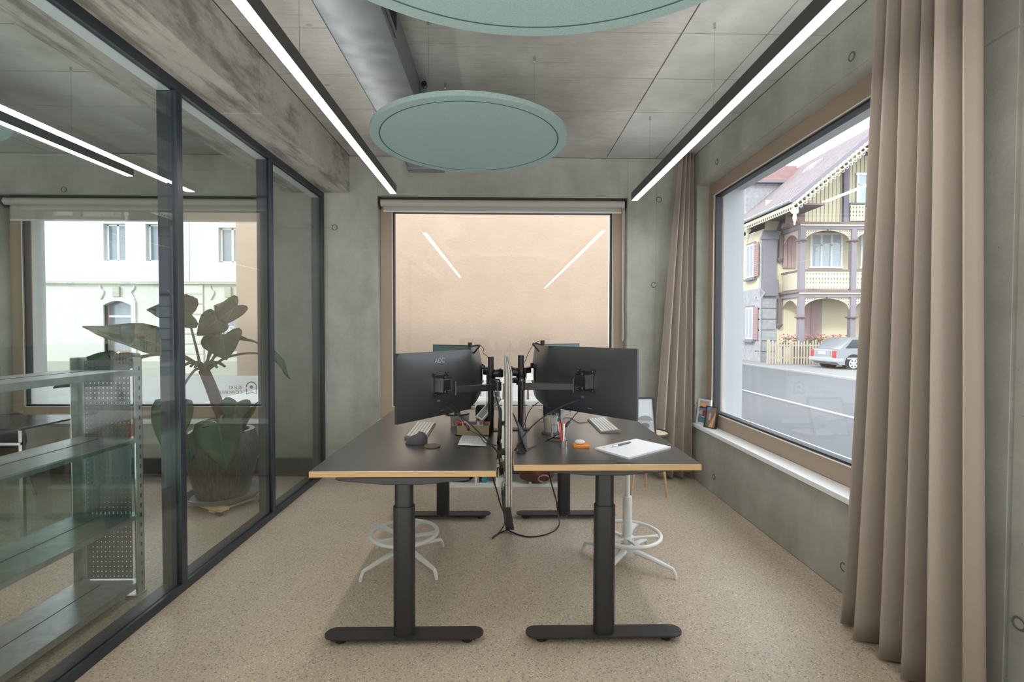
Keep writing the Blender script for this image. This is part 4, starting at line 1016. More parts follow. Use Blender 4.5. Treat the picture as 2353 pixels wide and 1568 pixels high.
def portrait(r, T, w, h):
    def patch(pts, m, nm, z=0, grp=None):
        MB().add([T @ Vector((x*w, y*h, z)) for x, y in pts], [tuple(range(len(pts)))]).build(nm, m, r)
    el = lambda cx, cy, rx, ry, a0=0, a1=360, n=20: [(cx+rx*math.cos(math.radians(a0+(a1-a0)*k/n)), cy+ry*math.sin(math.radians(a0+(a1-a0)*k/n))) for k in range(n)]
    patch([(0, .36), (.3, .34), (.5, .33), (1, .34), (1, 0), (0, 0)], mat('bw_lake', (.42, .43, .44), .6), 'printed_lake', .0003)
    patch([(0, .45), (.1, .42), (.2, .44), (.3, .40), (.45, .41), (.55, .36), (.55, .34), (0, .36)], mat('bw_trees', (.09, .09, .10), .6), 'printed_trees', .0006)
    patch([(.45, 0), (.55, .10), (.72, .17), (.92, .14), (1, .10), (1, 0)], mat('bw_shirt', (.62, .63, .65), .6), 'printed_shirt', .0009)
    patch(el(.74, .33, .17, .15), mat('bw_face', (.38, .38, .38), .6), 'printed_face', .0012)
    patch(el(.74, .25, .13, .08), mat('bw_beard', (.16, .16, .165), .6), 'printed_beard', .0014)
    patch(el(.76, .38, .21, .15, 0, 180), mat('bw_cap', (.24, .24, .25), .6), 'printed_cap', .0016)
PIC_BW = mat('bw_sky', (.55, .58, .61), .5)
quadbox('portrait_frame', 'black-framed black and white portrait of a bearded man in a cap on the side table', 'picture', (at(1420, 1003, Y=3.98), at(1509, 1003, Y=3.96), at(1513, 920, Y=4.06), at(1424, 914, Y=4.08)), .02, PLASTD, PIC_BW, .012, pic=portrait)
def lakepic(r, T, w, h):
    def patch(pts, m, nm, z=0):
        MB().add([T @ Vector((x*w, y*h, z)) for x, y in pts], [tuple(range(len(pts)))]).build(nm, m, r)
    patch([(0, .70), (1, .72), (1, 1), (0, 1)], mat('sunset', (.85, .48, .20), .5), 'printed_sky', .0002)
    patch([(0, .88), (1, .9), (1, 1), (0, 1)], mat('sunset_high', (.52, .45, .45), .5), 'printed_clouds', .0004)
    patch([(0, .69), (.2, .76), (.45, .72), (.8, .78), (1, .74), (1, .66), (0, .66)], mat('far_trees', (.06, .07, .05), .5), 'printed_trees', .0006)
    patch([(0, .50), (.35, .58), (.35, .38), (0, .40)], mat('glow_water', (.62, .42, .28), .5), 'printed_glow', .0003)
    patch([(0, 0), (1, 0), (1, .22), (0, .26)], mat('teal_water', (.10, .24, .27), .5), 'printed_water', .0003)
    patch([(.42, .30), (.58, .30), (.60, .55), (.52, .62), (.44, .52)], mat('purple_dress', (.12, .05, .25), .5), 'printed_figure', .0008)
    patch([(.60, .30), (.74, .30), (.80, .62), (.70, .70), (.60, .62)], REDP, 'printed_figure', .0009)
    patch([(.35, .27), (.95, .22), (.95, .25), (.35, .30)], PAPER, 'printed_board', .0007)
def hillpic(r, T, w, h):
    def patch(pts, m, nm, z=0):
        MB().add([T @ Vector((x*w, y*h, z)) for x, y in pts], [tuple(range(len(pts)))]).build(nm, m, r)
    patch([(0, .80), (.6, 1), (0, 1)], mat('sky_blue', (.12, .36, .70), .5), 'printed_sky', .0006)
    patch([(0, 0), (.35, 0), (0, .6)], mat('grass_pic', (.10, .17, .05), .5), 'printed_grass', .0006)
    patch([(.35, 0), (.75, 0), (1, .85), (1, .9)], mat('path_pic', (.68, .38, .20), .5), 'printed_path', .0008)
    patch([(.28, .35), (.45, .35), (.5, .66), (.40, .74), (.28, .6)], mat('shirt_pic', (.35, .38, .58), .5), 'printed_figure', .0010)
    patch([(.55, .40), (.64, .40), (.70, .70), (.60, .74)], mat('shirt_pic2', (.28, .12, .10), .5), 'printed_figure', .0010)
ZS = RW[2]
# white frame, then the black one in front of it, both standing on the sill
wbl = Vector((1.762, 4.425, ZS+.001)); wbr = wbl+Vector((.062, -.130, 0))
quadbox('photo_frame', 'white picture frame with a sunset lake photo on the window sill', 'picture frame', (wbl, wbr, wbr+Vector((.028, .013, .225)), wbl+Vector((.028, .013, .225))), .014, mat('frame_white', (.72, .74, .77), .4), mat('lake_pic', (.22, .28, .36), .4), .016, pic=lakepic)
kbl = Vector((1.760, 4.255, ZS+.001)); kbr = kbl+Vector((.052, -.112, 0))
quadbox('photo_frame', 'black deep picture frame with a hillside photo on the window sill', 'picture frame', (kbl, kbr, kbr+Vector((.032, .015, .185)), kbl+Vector((.032, .015, .185))), .022, PLASTD, mat('hill_pic', (.28, .17, .11), .4), .008, pic=hillpic)

# ------------------------------------------------------------------ left room: metal shelving
X0, X1, YE = -2.165, -1.845, 2.555
r = thing('metal_shelving', 'low galvanised metal shelving behind the partition glass, cut by the left edge', 'shelving', ((X0+X1)/2, 1.4, 0))
def upright(x, y, sx, sy, z1=1.215):
    b = MB(); b.box(x, x+sx*.045, y, y+sy*.003, .0, z1); b.box(x, x+sx*.003, y, y+sy*.05, .0, z1)
    u = b.build('upright', GALV, r)
    q = MB()
    for k in range(int(z1/.05)-1):
        z = .04+k*.05; q.box(x+sx*.014, x+sx*.032, y-sy*.0008 if sy < 0 else y-.0008, y+.0008, z, z+.018); q.box(x-.0008, x+.0008, y+sy*.016, y+sy*.024, z+.01, z+.03)
    s = q.build('slot', mat('slot_dark', (.05, .055, .05), .9), u); s['kind'] = 'stuff'
    B(min(x, x+sx*.05)-.005, max(x, x+sx*.05)+.005, min(y, y+sy*.055)-.005, max(y, y+sy*.055)+.005, 0, .012).build('foot', GALV, u)
upright(X1, YE, -1, -1); upright(X0, YE, 1, -1); upright(X1, .10, -1, 1); upright(X0, .10, 1, 1)
for z, t in ((1.155, .03), (.81, .025), (.42, .025), (.075, .03)):
    b = MB(); b.box(X0+.004, X1-.004, .11, YE-.06 if z > 1 else YE-.004, z-.002, z); b.box(X1-.006, X1-.003, .11, YE-.01, z-t, z); b.box(X0+.003, X0+.006, .11, YE-.01, z-t, z)
    b.box(X0+.004, X1-.004, YE-.063 if z > 1 else YE-.01, YE-.06 if z > 1 else YE-.007, z-t, z)
    b.build('shelf', GALV, r)
    B(X0+.15, X0+.152, .12, YE-.07, z, z+.0015).build('shelf_seam', mat('slot_dark', (.05, .055, .05), .9), r)
# perforated end panel with real holes
b = MB(); nx, nz = 11, 44; cw = (X1-X0-.09)/nx; chh = (1.20-.08)/nz
for i in range(nx):
    for j in range(nz):
        cx, cz = X0+.045+cw*(i+.5), .08+chh*(j+.5); rr = .0029 if (j % 1 == 0) else 0
        ou = [(cx-cw/2, cz-chh/2), (cx, cz-chh/2), (cx+cw/2, cz-chh/2), (cx+cw/2, cz), (cx+cw/2, cz+chh/2), (cx, cz+chh/2), (cx-cw/2, cz+chh/2), (cx-cw/2, cz)]
        inn = [(cx+rr*math.cos(a), cz+rr*math.sin(a)) for a in [math.radians(225+45*k) for k in range(8)]]
        vs = [(p[0], YE-.02, p[1]) for p in ou]+[(p[0], YE-.02, p[1]) for p in inn]
        b.add(vs, [(k, (k+1) % 8, 8+(k+1) % 8, 8+k) for k in range(8)])
b.build('perforated_panel', mat('panel_grey', (.17, .175, .17), .5, .5), r)
B(X1+.001, X1+.006, .11, YE-.06, .425, .805).build('glass_front', GLASS_G, r)

# pot plant on a trolley
pcx, pcy = at(512, 1100, Y=3.84).x, 3.84
r = thing('plant_trolley', 'wooden plant trolley on small castors behind the glass', 'trolley', (pcx, pcy, 0))
for s in (-1, 1):
    T = Matrix.Translation((pcx, pcy, 0)) @ Matrix.Rotation(math.radians(-28), 4, 'Z')
    MB().box(-.27, .27, s*.16-.035, s*.16+.035, .045, .065, T).build('slat', WOOD, r, bevel=.002)
    MB().box(s*.17-.03, s*.17+.03, -.2, .2, .030, .045, T).build('cross_slat', WOOD, r, bevel=.002)
    for q in (-1, 1):
        c = T @ Vector((s*.22, q*.16, .02)); MB().cyl(c+Vector((-.008, 0, 0)), c+Vector((.008, 0, 0)), .020, n=16).box(c.x-.006, c.x+.006, c.y-.006, c.y+.006, .035, .046).build('castor', PLASTD, r, smooth=True)
r = thing('saucer', 'dark plastic saucer under the big plant pot', 'saucer', (pcx, pcy, .065))
MB().lathe([(0, .066), (.235, .066), (.27, .105), (.262, .107), (.228, .074), (0, .074)], (pcx+.01, pcy, 0), 48).build('dish', mat('saucer_grey', (.14, .15, .16), .4), r, smooth=True)
r = thing('plant_pot', 'big dark glazed pot with brushed grooves behind the glass partition', 'plant pot', (pcx, pcy, .074))
MB().lathe([(0, .076), (.165, .076), (.185, .10), (.262, .42), (.262, .45), (.225, .575), (.215, .582), (.190, .582), (.185, .575), (.205, .50), (0, .50)], (pcx, pcy, 0), 56).build('pot_body', POTM, r, smooth=True)
MB().lathe([(.190, .5825), (.224, .5825)], (pcx, pcy, 0), 56, cap=False).build('rim', mat('pot_rim', (.55, .55, .53), .4), r)
MB().lathe([(0, .52), (.198, .52)], (pcx, pcy, 0), 40).build('soil', mat('soil', (.035, .025, .018), .95), r)
pl = thing('potted_plant', 'large green plant with big heart-shaped leaves in the glazed pot', 'plant', (pcx, pcy, .52))
crown = at(468, 850, Y=3.80)
tr = [Vector((pcx+.02, pcy, .50)), at(512, 960, Y=3.80), at(500, 930, Y=3.80), at(485, 890, Y=3.80), crown]
MB().tube(tr, .05, 14, smooth=6, rs=(.048, .038)).build('trunk', TRUNK, pl, smooth=True)
def leaf(base, tip, wid, nrm, droop=.06, fold=.18, name='leaf'):
    base, tip = Vector(base), Vector(tip); a = tip-base; L = a.length; ax = a.normalized(); nrm = Vector(nrm).normalized()
    sd = ax.cross(nrm).normalized(); nn = sd.cross(ax).normalized()
    half = [(0, 0), (.13, -.10), (.30, -.16), (.44, -.13), (.50, .0), (.505, .14), (.46, .32), (.38, .48), (.28, .64), (.17, .79), (.07, .92), (.0, 1.0)]
    n = len(half)-1; vs = []
    for i, (hx, hy) in enumerate(half):
        my = max(0, (i/n)**1.1 if i < 4 else hy) if i > 3 else .05*i
        for j in range(-3, 4):
            u = abs(j)/3; x = math.copysign(hx*u, j)*wid; y = (my+(hy-my)*u**1.15)*L
            t = max(0, y/L)
            vs.append(base+ax*y+sd*x-nn*(droop*L*t*t*1.2)+nn*(fold*abs(x)+.010*math.sin(8*t+5*u)*u))
    fs = [(i*7+j, i*7+j+1, (i+1)*7+j+1, (i+1)*7+j) for i in range(n) for j in range(6)]
    o = MB().add(vs, fs).build(name, LEAFM, pl, smooth=True, solid=.002)
    MB().tube([base+ax*L*t-nn*(droop*L*t*t*1.2+.0) for t in (0, .25, .5, .75, .95)], .004, 5, rs=(.005, .0015)).build('midrib', STEMM, o, smooth=True)
def stem(p, q, bow=.12, r0=.011, start=None):
    p, q = Vector(p), Vector(q); m = (p+q)/2+Vector((0, 0, bow))
    MB().tube([p, p.lerp(m, .6)+Vector((0, 0, bow*.25)), m.lerp(q, .35)+Vector((0, 0, bow*.12)), q], r0, 8, smooth=6, rs=(r0, r0*.55)).build('stem', STEMM, pl, smooth=True)
cr = crown
LV = [((365, 790, 3.55), (190, 748, 3.35), .30, (.15, -.55, .8), .02), ((440, 722, 3.60), (337, 712, 3.45), .34, (0, -.75, .65), .0),
      ((500, 735, 3.80), (452, 772, 3.75), .20, (.7, -.5, .4), .0), ((545, 702, 3.85), (470, 762, 3.80), .16, (.75, -.3, .55), .0),
      ((512, 772, 3.75), (520, 828, 3.70), .30, (0, -1, .35), .0), ((530, 776, 3.80), (612, 792, 3.75), .13, (.2, .3, .9), .0),
      ((632, 818, 3.85), (667, 872, 3.95), .09, (.8, -.3, .5), .0),
      ((503, 975, 3.48), (523, 1086, 3.40), .33, (.05, -1, .25), .0), ((548, 985, 3.80), (592, 924, 3.85), .13, (-.2, -.8, .5), .0),
      ((398, 935, 3.60), (385, 1052, 3.50), .25, (.5, -.8, .2), .0), ((262, 838, 3.30), (122, 892, 3.10), .30, (.2, -.5, .85), .0),
      ((305, 832, 3.45), (205, 842, 3.35), .22, (.2, -.4, .9), .0), ((432, 1000, 3.62), (440, 1060, 3.56), .20, (.6, -.8, .1), .0),
      ((545, 925, 3.78), (530, 985, 3.72), .20, (.2, -.95, .1), .0)]
for b_, t_, wd, nr, dr in LV:
    p, q = at(b_[0], b_[1], Y=b_[2]), at(t_[0], t_[1], Y=t_[2])
    leaf(p, q, wd, nr, dr); s0 = cr+Vector((random.uniform(-.02, .02), random.uniform(-.02, .02), random.uniform(-.05, .03)))
    if b_[1] > 920: s0 = Vector((pcx+.03, pcy-.02, .60)) if b_[0] > 420 else s0
    inn = p+(q-p)*.10
    stem(s0, inn, bow=.10 if b_[1] > 800 else .02)
for a in range(6):
    u = Vector((math.cos(a*1.05+2.5), math.sin(a*1.05+2.5)*.5, 0)); stem(cr, cr+u*.16+Vector((0, 0, .02)), .05, .016)

# chair and small chrome table at the left edge
r = thing('armchair', 'black moulded chair with chrome frame in the room behind the glass', 'chair', (-4.03, 3.85, 0))
cx, cy = -4.03, 3.85
def Ps(u, v):
    a = -PI*.5+PI*u; rr = .26
    return Vector((cx+rr*math.cos(a)+.02*math.sin(v*6), cy+.9*rr*math.sin(a),   .40+.31*v-.04*abs(2*u-1)**3*v*2))
MB().grid(Ps, 20, 10).build('backrest', BLKSHELL, r, smooth=True, solid=.015)
MB().lathe([(0, .40), (.22, .40), (.25, .425), (.23, .45), (0, .45)], (cx, cy, 0), 32).build('seat', BLKSHELL, r, smooth=True)
for sx in (-1, 1):
    for sy in (-1, 1): MB().cyl((cx+sx*.15, cy+sy*.15, .40), (cx+sx*.22, cy+sy*.22, 0), .010, n=12).build('leg', STEEL, r, smooth=True)
r = thing('chrome_table', 'low table with chrome legs at the left edge behind the glass', 'table', (-3.35, 3.0, 0))
qx, qy, qz = at(46, 985, Y=3.0).x, 3.0, at(30, 986, Y=3.0).z
B(qx-.9, qx, qy, qy+.5, qz-.012, qz).build('table_top', mat('table_black', (.03, .03, .03), .2), r, bevel=.001)
for x in (qx-.89, qx-.02):
    for y in (qy+.01, qy+.47): B(x, x+.02, y, y+.02, 0, qz-.012).build('leg', STEEL, r)
B(qx-.88, qx, qy, qy+.015, qz-.10, qz-.085).build('stretcher', STEEL, r)

# ------------------------------------------------------------------ outside
GZ = -.35
o = B(-30, 2.2, YW, 60, GZ-.1, GZ+.03).build('forecourt', ASPH2); o['kind'] = 'structure'
o = B(2.2, 60, -20, 60, GZ-.1, GZ).build('street', ASPH); o['kind'] = 'structure'
o = B(12.2, 30, 5, 60, GZ, GZ+.06).build('pavement', ASPH2); o['kind'] = 'structure'
o = B(6.74, 6.86, -10, 45, GZ, GZ+.03).build('kerb', KERB); o['kind'] = 'structure'
o = B(12.08, 12.2, 5, 50, GZ, GZ+.065).build('kerb', KERB); o['kind'] = 'structure'
o = B(-30, 2.2, -20, YN-.3, GZ-.1, GZ+.03).build('forecourt', ASPH2); o['kind'] = 'structure'
r = thing('drain_grating', 'steel grating strip along the foot of the street window', 'grating', (2.5, 3, GZ)); r['kind'] = 'structure'; del r['category']; del r['label']
b = MB()
for k in range(110): b.box(2.30, 2.62, 1.2+.035*k, 1.2+.035*k+.008, GZ+.0, GZ+.02)
for k in range(9): b.box(2.30+.04*k-.003, 2.30+.04*k+.003, 1.2, 5.05, GZ+.004, GZ+.021)
s = b.build('grating_bar', STEEL, r); s['kind'] = 'stuff'
# roof edge of our own building, unseen, raised to cast shade on the peach wall
o = B(XL-.3, XR+.4, YN-.3, YW, HC+.42, HC+.52).build('roof', CONC_S); o['kind'] = 'structure'
# peach building opposite the middle window
r = thing('peach_building', 'plain peach rendered building wall filling the middle window', 'building', (-1.2, 7.5, GZ))
B(-4.0, 1.62, 7.5, 16, GZ, 9).build('wall', PEACH, r)
# white building across the yard
YF = 18.0
r = thing('white_building', 'white town building with arched ground floor windows beyond the yard', 'building', (-14, YF, GZ))
def wx(px): return at(px, 700, Y=YF).x
def wz(py): return at(400, py, Y=YF).z
zc = wz(650)
xs = wx(436)
def holed(parent, name, m, x0, x1, z0, z1, holes, y0, y1):
    """wall slab with rectangular openings"""
    xsn = sorted({x0, x1, *[h[0] for h in holes], *[h[1] for h in holes]}); zsn = sorted({z0, z1, *[h[2] for h in holes], *[h[3] for h in holes]})
    xsn = [v for v in xsn if x0 <= v <= x1]; zsn = [v for v in zsn if z0 <= v <= z1]; b = MB()
    for i in range(len(xsn)-1):
        for j in range(len(zsn)-1):
            cx, cz = (xsn[i]+xsn[i+1])/2, (zsn[j]+zsn[j+1])/2
            if not any(h[0] < cx < h[1] and h[2] < cz < h[3] for h in holes): b.box(xsn[i], xsn[i+1], y0, y1, zsn[j], zsn[j+1])
    return b.build(name, m, parent)
upw = [(wx(a), wx(b_), wz(c), wz(d)) for a, b_, c, d in ((240, 290, 600, 515), (337, 384, 600, 515), (503, 557, 602, 522), (420, 465, 600, 515), (600, 650, 600, 515))]
gw = [(wx(a), wx(b_), wz(c), wz(d)) for a, b_, c, d in ((240, 303, 810, 692), (493, 562, 808, 692))]
upw = [u for u in upw if u[0] != wx(420)]
holed(r, 'upper_wall', WHITEF, wx(-700), xs, zc, 12, upw, YF, YF+.3)
holed(r, 'upper_wall', WHITEF, xs, wx(760), zc, 12, upw, YF+.02, YF+.3)
holed(r, 'ground_wall', CREAMF, wx(-700), wx(760), GZ, zc, gw, YF, YF+.3)
B(wx(-700), wx(760), YF-.12, YF, zc-.06, zc+.04).build('cornice', GREYF, r, bevel=.01)
B(wx(-700), wx(760), YF-.03, YF, GZ, GZ+.55).build('plinth', GREYF, r)
for k in range(9): B(wx(412), wx(468), YF-.05, YF, GZ+.1+.36*k, GZ+.1+.36*k+.335).build('quoin', CREAMF, r, bevel=.01)
for i, (x0, x1, z0, z1) in enumerate(upw):
    f = MB(); e = .05
    f.box(x0, x1, YF+.18, YF+.22, z0, z0+e); f.box(x0, x1, YF+.18, YF+.22, z1-e, z1); f.box(x0, x0+e, YF+.18, YF+.22, z0, z1); f.box(x1-e, x1, YF+.18, YF+.22, z0, z1); f.box((x0+x1)/2-.035, (x0+x1)/2+.035, YF+.18, YF+.22, z0, z1)
    w_ = f.build('window', WHITE_P, r); B(x0, x1, YF+.20, YF+.205, z0, z1).build('pane', PANE_OUT, w_)
    B(x0+.07, (x0+x1)/2-.07, YF+.215, YF+.225, z0+.05, z1-.05).build('curtain_cloth', mat('net_curtain', (.45, .55, .58), .8), w_)
for i, (x0, x1, z0, z1) in enumerate(gw):
    xm = (x0+x1)/2; e = .16
    def arch(x0, x1, z0, zs, rise, n=10):
        return [(x0, z0), (x1, z0)]+[(x1-(x1-x0)*k/n, zs+rise*math.sin(PI*k/n)) for k in range(n+1)]
    ou = arch(x0-e, x1+e, z0-e, z1-.02, .16); inn = arch(x0, x1, z0, z1-.16, .16); b = MB(); n = len(ou)
    vs = [(p[0], YF-.06, p[1]) for p in ou]+[(p[0], YF-.06, p[1]) for p in inn]+[(p[0], YF, p[1]) for p in ou]+[(p[0], YF+.15, p[1]) for p in inn]
    fs = [(k, (k+1) % n, n+(k+1) % n, n+k) for k in range(n)]+[(k, (k+1) % n, 2*n+(k+1) % n, 2*n+k) for k in range(n)]+[(n+k, n+(k+1) % n, 3*n+(k+1) % n, 3*n+k) for k in range(n)]
    s_ = b.add(vs, fs).build('window_surround', CREAMF, r)
    B(xm-.13, xm+.10, YF-.10, YF-.02, z1+.14, z1+.50).build('keystone', GREYF, r, bevel=.01)
    for s in (-1, 1):
        MB().tube([(xm+s*(x1-x0)*.62, YF-.03, z1+.05), (xm+s*(x1-x0)*.50, YF-.03, z1+.30), (xm+s*(x1-x0)*.60, YF-.03, z1+.42), (xm+s*(x1-x0)*.62, YF-.03, z1+.55)], .03, 6, smooth=5).build('scroll_moulding', CREAMF, r, smooth=True)
    f = MB(); f.box(x0, x1, YF+.18, YF+.22, z0, z0+.06); f.box(x0, x0+.05, YF+.18, YF+.22, z0, z1); f.box(x1-.05, x1, YF+.18, YF+.22, z0, z1); f.box(x0, x1, YF+.18, YF+.22, z0+(z1-z0)*.68, z0+(z1-z0)*.72)
    w_ = f.build('window', mat('brown_frame', (.30, .17, .13), .7), r); B(x0, x1, YF+.20, YF+.205, z0, z1).build('pane', PANE_OUT, w_)
    B(x0+.02, x1-.02, YF+.17, YF+.18, z0+(z1-z0)*.68, z0+(z1-z0)*.72).build('transom', WHITE_P, w_)
    B(x0-.04, x1+.04, YF-.02, YF+.17, z0-.05, z0).build('window_ledge', WHITE_P, w_)
    if i == 1:
        s = B(x0+.08, x1-.06, YF+.165, YF+.175, z0+(z1-z0)*.76, z0+(z1-z0)*.90).build('shop_sign', mat('sign_grey', (.55, .53, .52), .6), w_)
        rd = mat('sign_red', (.62, .12, .09), .6); zz = z0+(z1-z0)*.83; b = MB()
        b.add([(x0+.14, YF+.162, zz-.05), (x0+.26, YF+.162, zz-.05), (x0+.20, YF+.162, zz+.05)], [(0, 1, 2)])
        b.build('sign_triangle', rd, w_)
        # round white emblem with its ring of letters
        ce = at(529, 768, Y=YF+.16); R = .285; wm = mat('emblem_white', (.9, .9, .9), .6); b = MB()
        def ringf(r0, r1, cx=ce.x, cz=ce.z, n=40):
            for k in range(n):
                a0, a1 = 2*PI*k/n, 2*PI*(k+1)/n; P = lambda a, q: (cx+q*math.cos(a), YF+.162, cz+q*math.sin(a))
                b.add([P(a0, r0), P(a1, r0), P(a1, r1), P(a0, r1)], [(0, 1, 2, 3)])
        ringf(R-.02, R); ringf(.155, .172)
        b.add([(ce.x+.115*math.cos(a), YF+.161, ce.z-.01+.145*math.sin(a)) for a in [2*PI*k/28 for k in range(28)]], [tuple(range(28))])
        em = b.build('round_emblem', wm, w_)
        for k, ch in enumerate('BUDDYS'):
            a = math.radians(145-22*k); p = (ce.x+.212*math.cos(a), YF+.160, ce.z+.212*math.sin(a)); ra = a-PI/2
            text(ch, .095, frame_T(p, (math.cos(ra), 0, math.sin(ra)), (-math.sin(ra), 0, math.cos(ra))), wm, w_, name='emblem_letter', extrude=.001)
B(wx(-700), wx(760), YF, YF+6, 12, 12.3).build('roof', TILE_A, r)

# ------------------------------------------------------------------ chalet
CY = 24.0; ch = thing('chalet', 'ornate cream and mauve chalet with carved balconies across the street', 'building', (18, CY, GZ))
k_ = CY/FPX
cX = lambda px, Y=CY: at(px, 700, Y=Y).x
cZ = lambda py, Y=CY, px=1900: at(px, py, Y=Y).z
xc0 = cX(1840); xc1 = cX(1957); bay = xc1-xc0; YM = CY+1.65; xr_ = xc0+bay*5
zF1, zR1 = cZ(672), cZ(622); zF2 = cZ(521); zT = cZ(516)
zbal0 = cZ(664); zbalT = cZ(621)
xs_ = cX(1787, YM)                       # where the balcony meets the wall
xq = cX(1752, YM)                        # stone corner
# walls
winF = (cX(1861, YM), cX(1930, YM), cZ(613, YM), cZ(540, YM))
B(xq, xr_+3, YM, YM+9, GZ, zT+.1).build('body_wall', CH_CREAM, ch)
B(xq-.02, xs_-.15, YM-.06, YM+.5, GZ, zF1-.1).build('corner_stone_wall', CH_STONE, ch)
for k in range(6):
    z0 = GZ+.05+k*(zF1-GZ-.2)/6; B(xq-.08, xs_-.12, YM-.12, YM+.6, z0, z0+(zF1-GZ-.2)/6-.06).build('quoin', CH_STONE, ch, bevel=.02)
B(xq-.10, xs_-.2, YM-.22, YM-.04, zF1+.1, zT+.0).build('corner_pilaster', CH_MAUVE, ch, bevel=.02)
B(xq-.16, xs_-.10, YM-.28, YM-.0, zF1-.1, zF1+.75).build('pilaster_foot', CH_MAUVE, ch, bevel=.03)
B(xq-.16, xs_-.10, YM-.28, YM-.0, zT-.5, zT-.1).build('pilaster_head', CH_MAUVE, ch, bevel=.03)
MB().tube([(xq-.25, YM-.35, zT-.1), (xq-.28, YM-.2, zT-.5), (xq-.20, YM-.15, zT-.8), (xq-.2, YM-.15, zF1+.3), (xq-.05, YM-.3, zF1+.05), (xq-.2, YM-.2, zF1-.2), (xq-.2, YM-.2, GZ)], .05, 8).build('drainpipe', CH_STONE, ch, smooth=True)
# side wall facing the yard with shuttered windows
B(xq-.02, xq+.0, YM, YM+9, zF1-.1, zF1+.35).build('side_frieze', CH_STONE, ch)
B(xq-.06, xq, YM+.6, YM+9, GZ, zF1-.1).build('side_ground_wall', CH_STONE, ch)
for z0, z1, nm in ((cZ(780, 27), cZ(708, 27), 0), (cZ(640, 27), cZ(565, 27), 1)):
    for y0 in (26.35, 29.2):
        w_ = B(xq-.10, xq-.02, y0, y0+.95, z0-.1, z1+.1).build('window', CH_MAUVE, ch)
        B(xq-.12, xq-.10, y0+.08, y0+.87, z0, z1).build('sash', WHITE_P, w_)
        for q in (0, 1): B(xq-.125, xq-.12, y0+.15+q*.37, y0+.44+q*.37, z0+.08, z1-.08).build('pane', PANE_OUT, w_)
        sh = B(xq-.14, xq-.10, y0-.46, y0-.02, z0, z1).build('shutter', CH_SHUT, ch)
        b = MB()
        for k in range(16): b.box(xq-.155, xq-.14, y0-.40, y0-.08, z0+.1+(z1-z0-.2)*k/16, z0+.1+(z1-z0-.2)*(k+.55)/16)
        s = b.build('louvre', CH_SHUT, sh)
        B(xq-.25, xq-.02, y0-.1, y0+1.05, z0-.16, z0-.08).build('window_ledge', CH_MAUVE, w_)
# floor beams
for zz in (zF1, zT):
    B(xc0-.14, xr_, CY-.12, CY+.12, zz-.24, zz-.02).build('front_beam', CH_MAUVE, ch)
    B(xc0-.20, xr_, CY-.20, YM, zz-.02, zz+.09).build('floor_edge', CH_BROWN, ch)
    B(xc0-.18, xr_, CY-.18, CY-.16, zz-.10, zz-.02).build('trim_strip', CH_LACE, ch)
    B(xc0-.12, xc0+.12, CY+.12, YM, zz-.24, zz-.02).build('side_beam', CH_MAUVE, ch)
# posts on both floors
for lv, (z0, z1) in enumerate(((GZ+.05, zF1-.24), (zF1+.09, zT-.24))):
    for k in range(6):
        x = xc0+bay*k; p = B(x-.13, x+.13, CY-.13, CY+.13, z0, z1).build('post', CH_MAUVE, ch, bevel=.02)
        zc_ = z1-(1.05 if lv == 0 else .62)
        b = MB().lathe([(.13, zc_-.1), (.18, zc_), (.28, zc_+.04), (.28, zc_+.08), (.14, zc_+.12)], (x, CY, 0), 8).build('capital', CH_BROWN, p)
    p = B(xs_-.05, xs_+.12, YM-.2, YM, z0+(1.9 if lv == 0 else 1.7), z1).build('wall_post', CH_BROWN, ch)
    MB().lathe([(.0, z0+(1.7 if lv == 0 else 1.5)), (.2, z0+(1.95 if lv == 0 else 1.75)), (.2, z0+(2.0 if lv == 0 else 1.8))], (xs_+.03, YM-.1, 0), 4).build('corbel', CH_BROWN, p)
    # carved arch brackets
    zt = z1
    for k in range(5):
        for s in (-1, 1):
            xa = xc0+bay*k+.13 if s > 0 else xc0+bay*(k+1)-.13
            n = 12; W_ = bay*.46; H_ = .62; pts = [(xa, zt), (xa+s*W_, zt), (xa+s*W_, zt-.06)]+[(xa+s*W_*(1-t), zt-.06-(H_-.06)*(1-math.sqrt(max(0, 1-t*t)))) for t in [j/n for j in range(1, n+1)]]
            MB().prism(pts, 'y', CY-.03, CY+.03).build('arch_bracket', CH_LACE, ch)
            b = MB()
            for q in range(9):
                for w2 in range(4):
                    u, v = (q+.6)/10*W_, .09+w2*.13
                    lim = .06+(H_-.06)*(1-math.sqrt(max(0, 1-(1-u/W_)**2)))
                    if v+.05 < lim+.0: b.box(xa+s*u-.025, xa+s*u+.025, CY-.036, CY-.031, zt-v-.03, zt-v+.025)
            if b.v: s_ = b.build('bracket_piercing', CH_BROWN, ch); s_['kind'] = 'stuff'
    n = 12; Dp = YM-CY-.13; pts = [(CY+.13, zt), (YM, zt), (YM, zt-.55)]+[(YM-Dp*.5*(1-math.cos(PI*j/n)) if False else YM-Dp*j/n, zt-.12-.45*(1-math.sin(PI*j/n))) for j in range(0, n+1)]
    MB().prism(pts, 'x', xc0-.03, xc0+.03).build('side_arch', CH_LACE, ch)
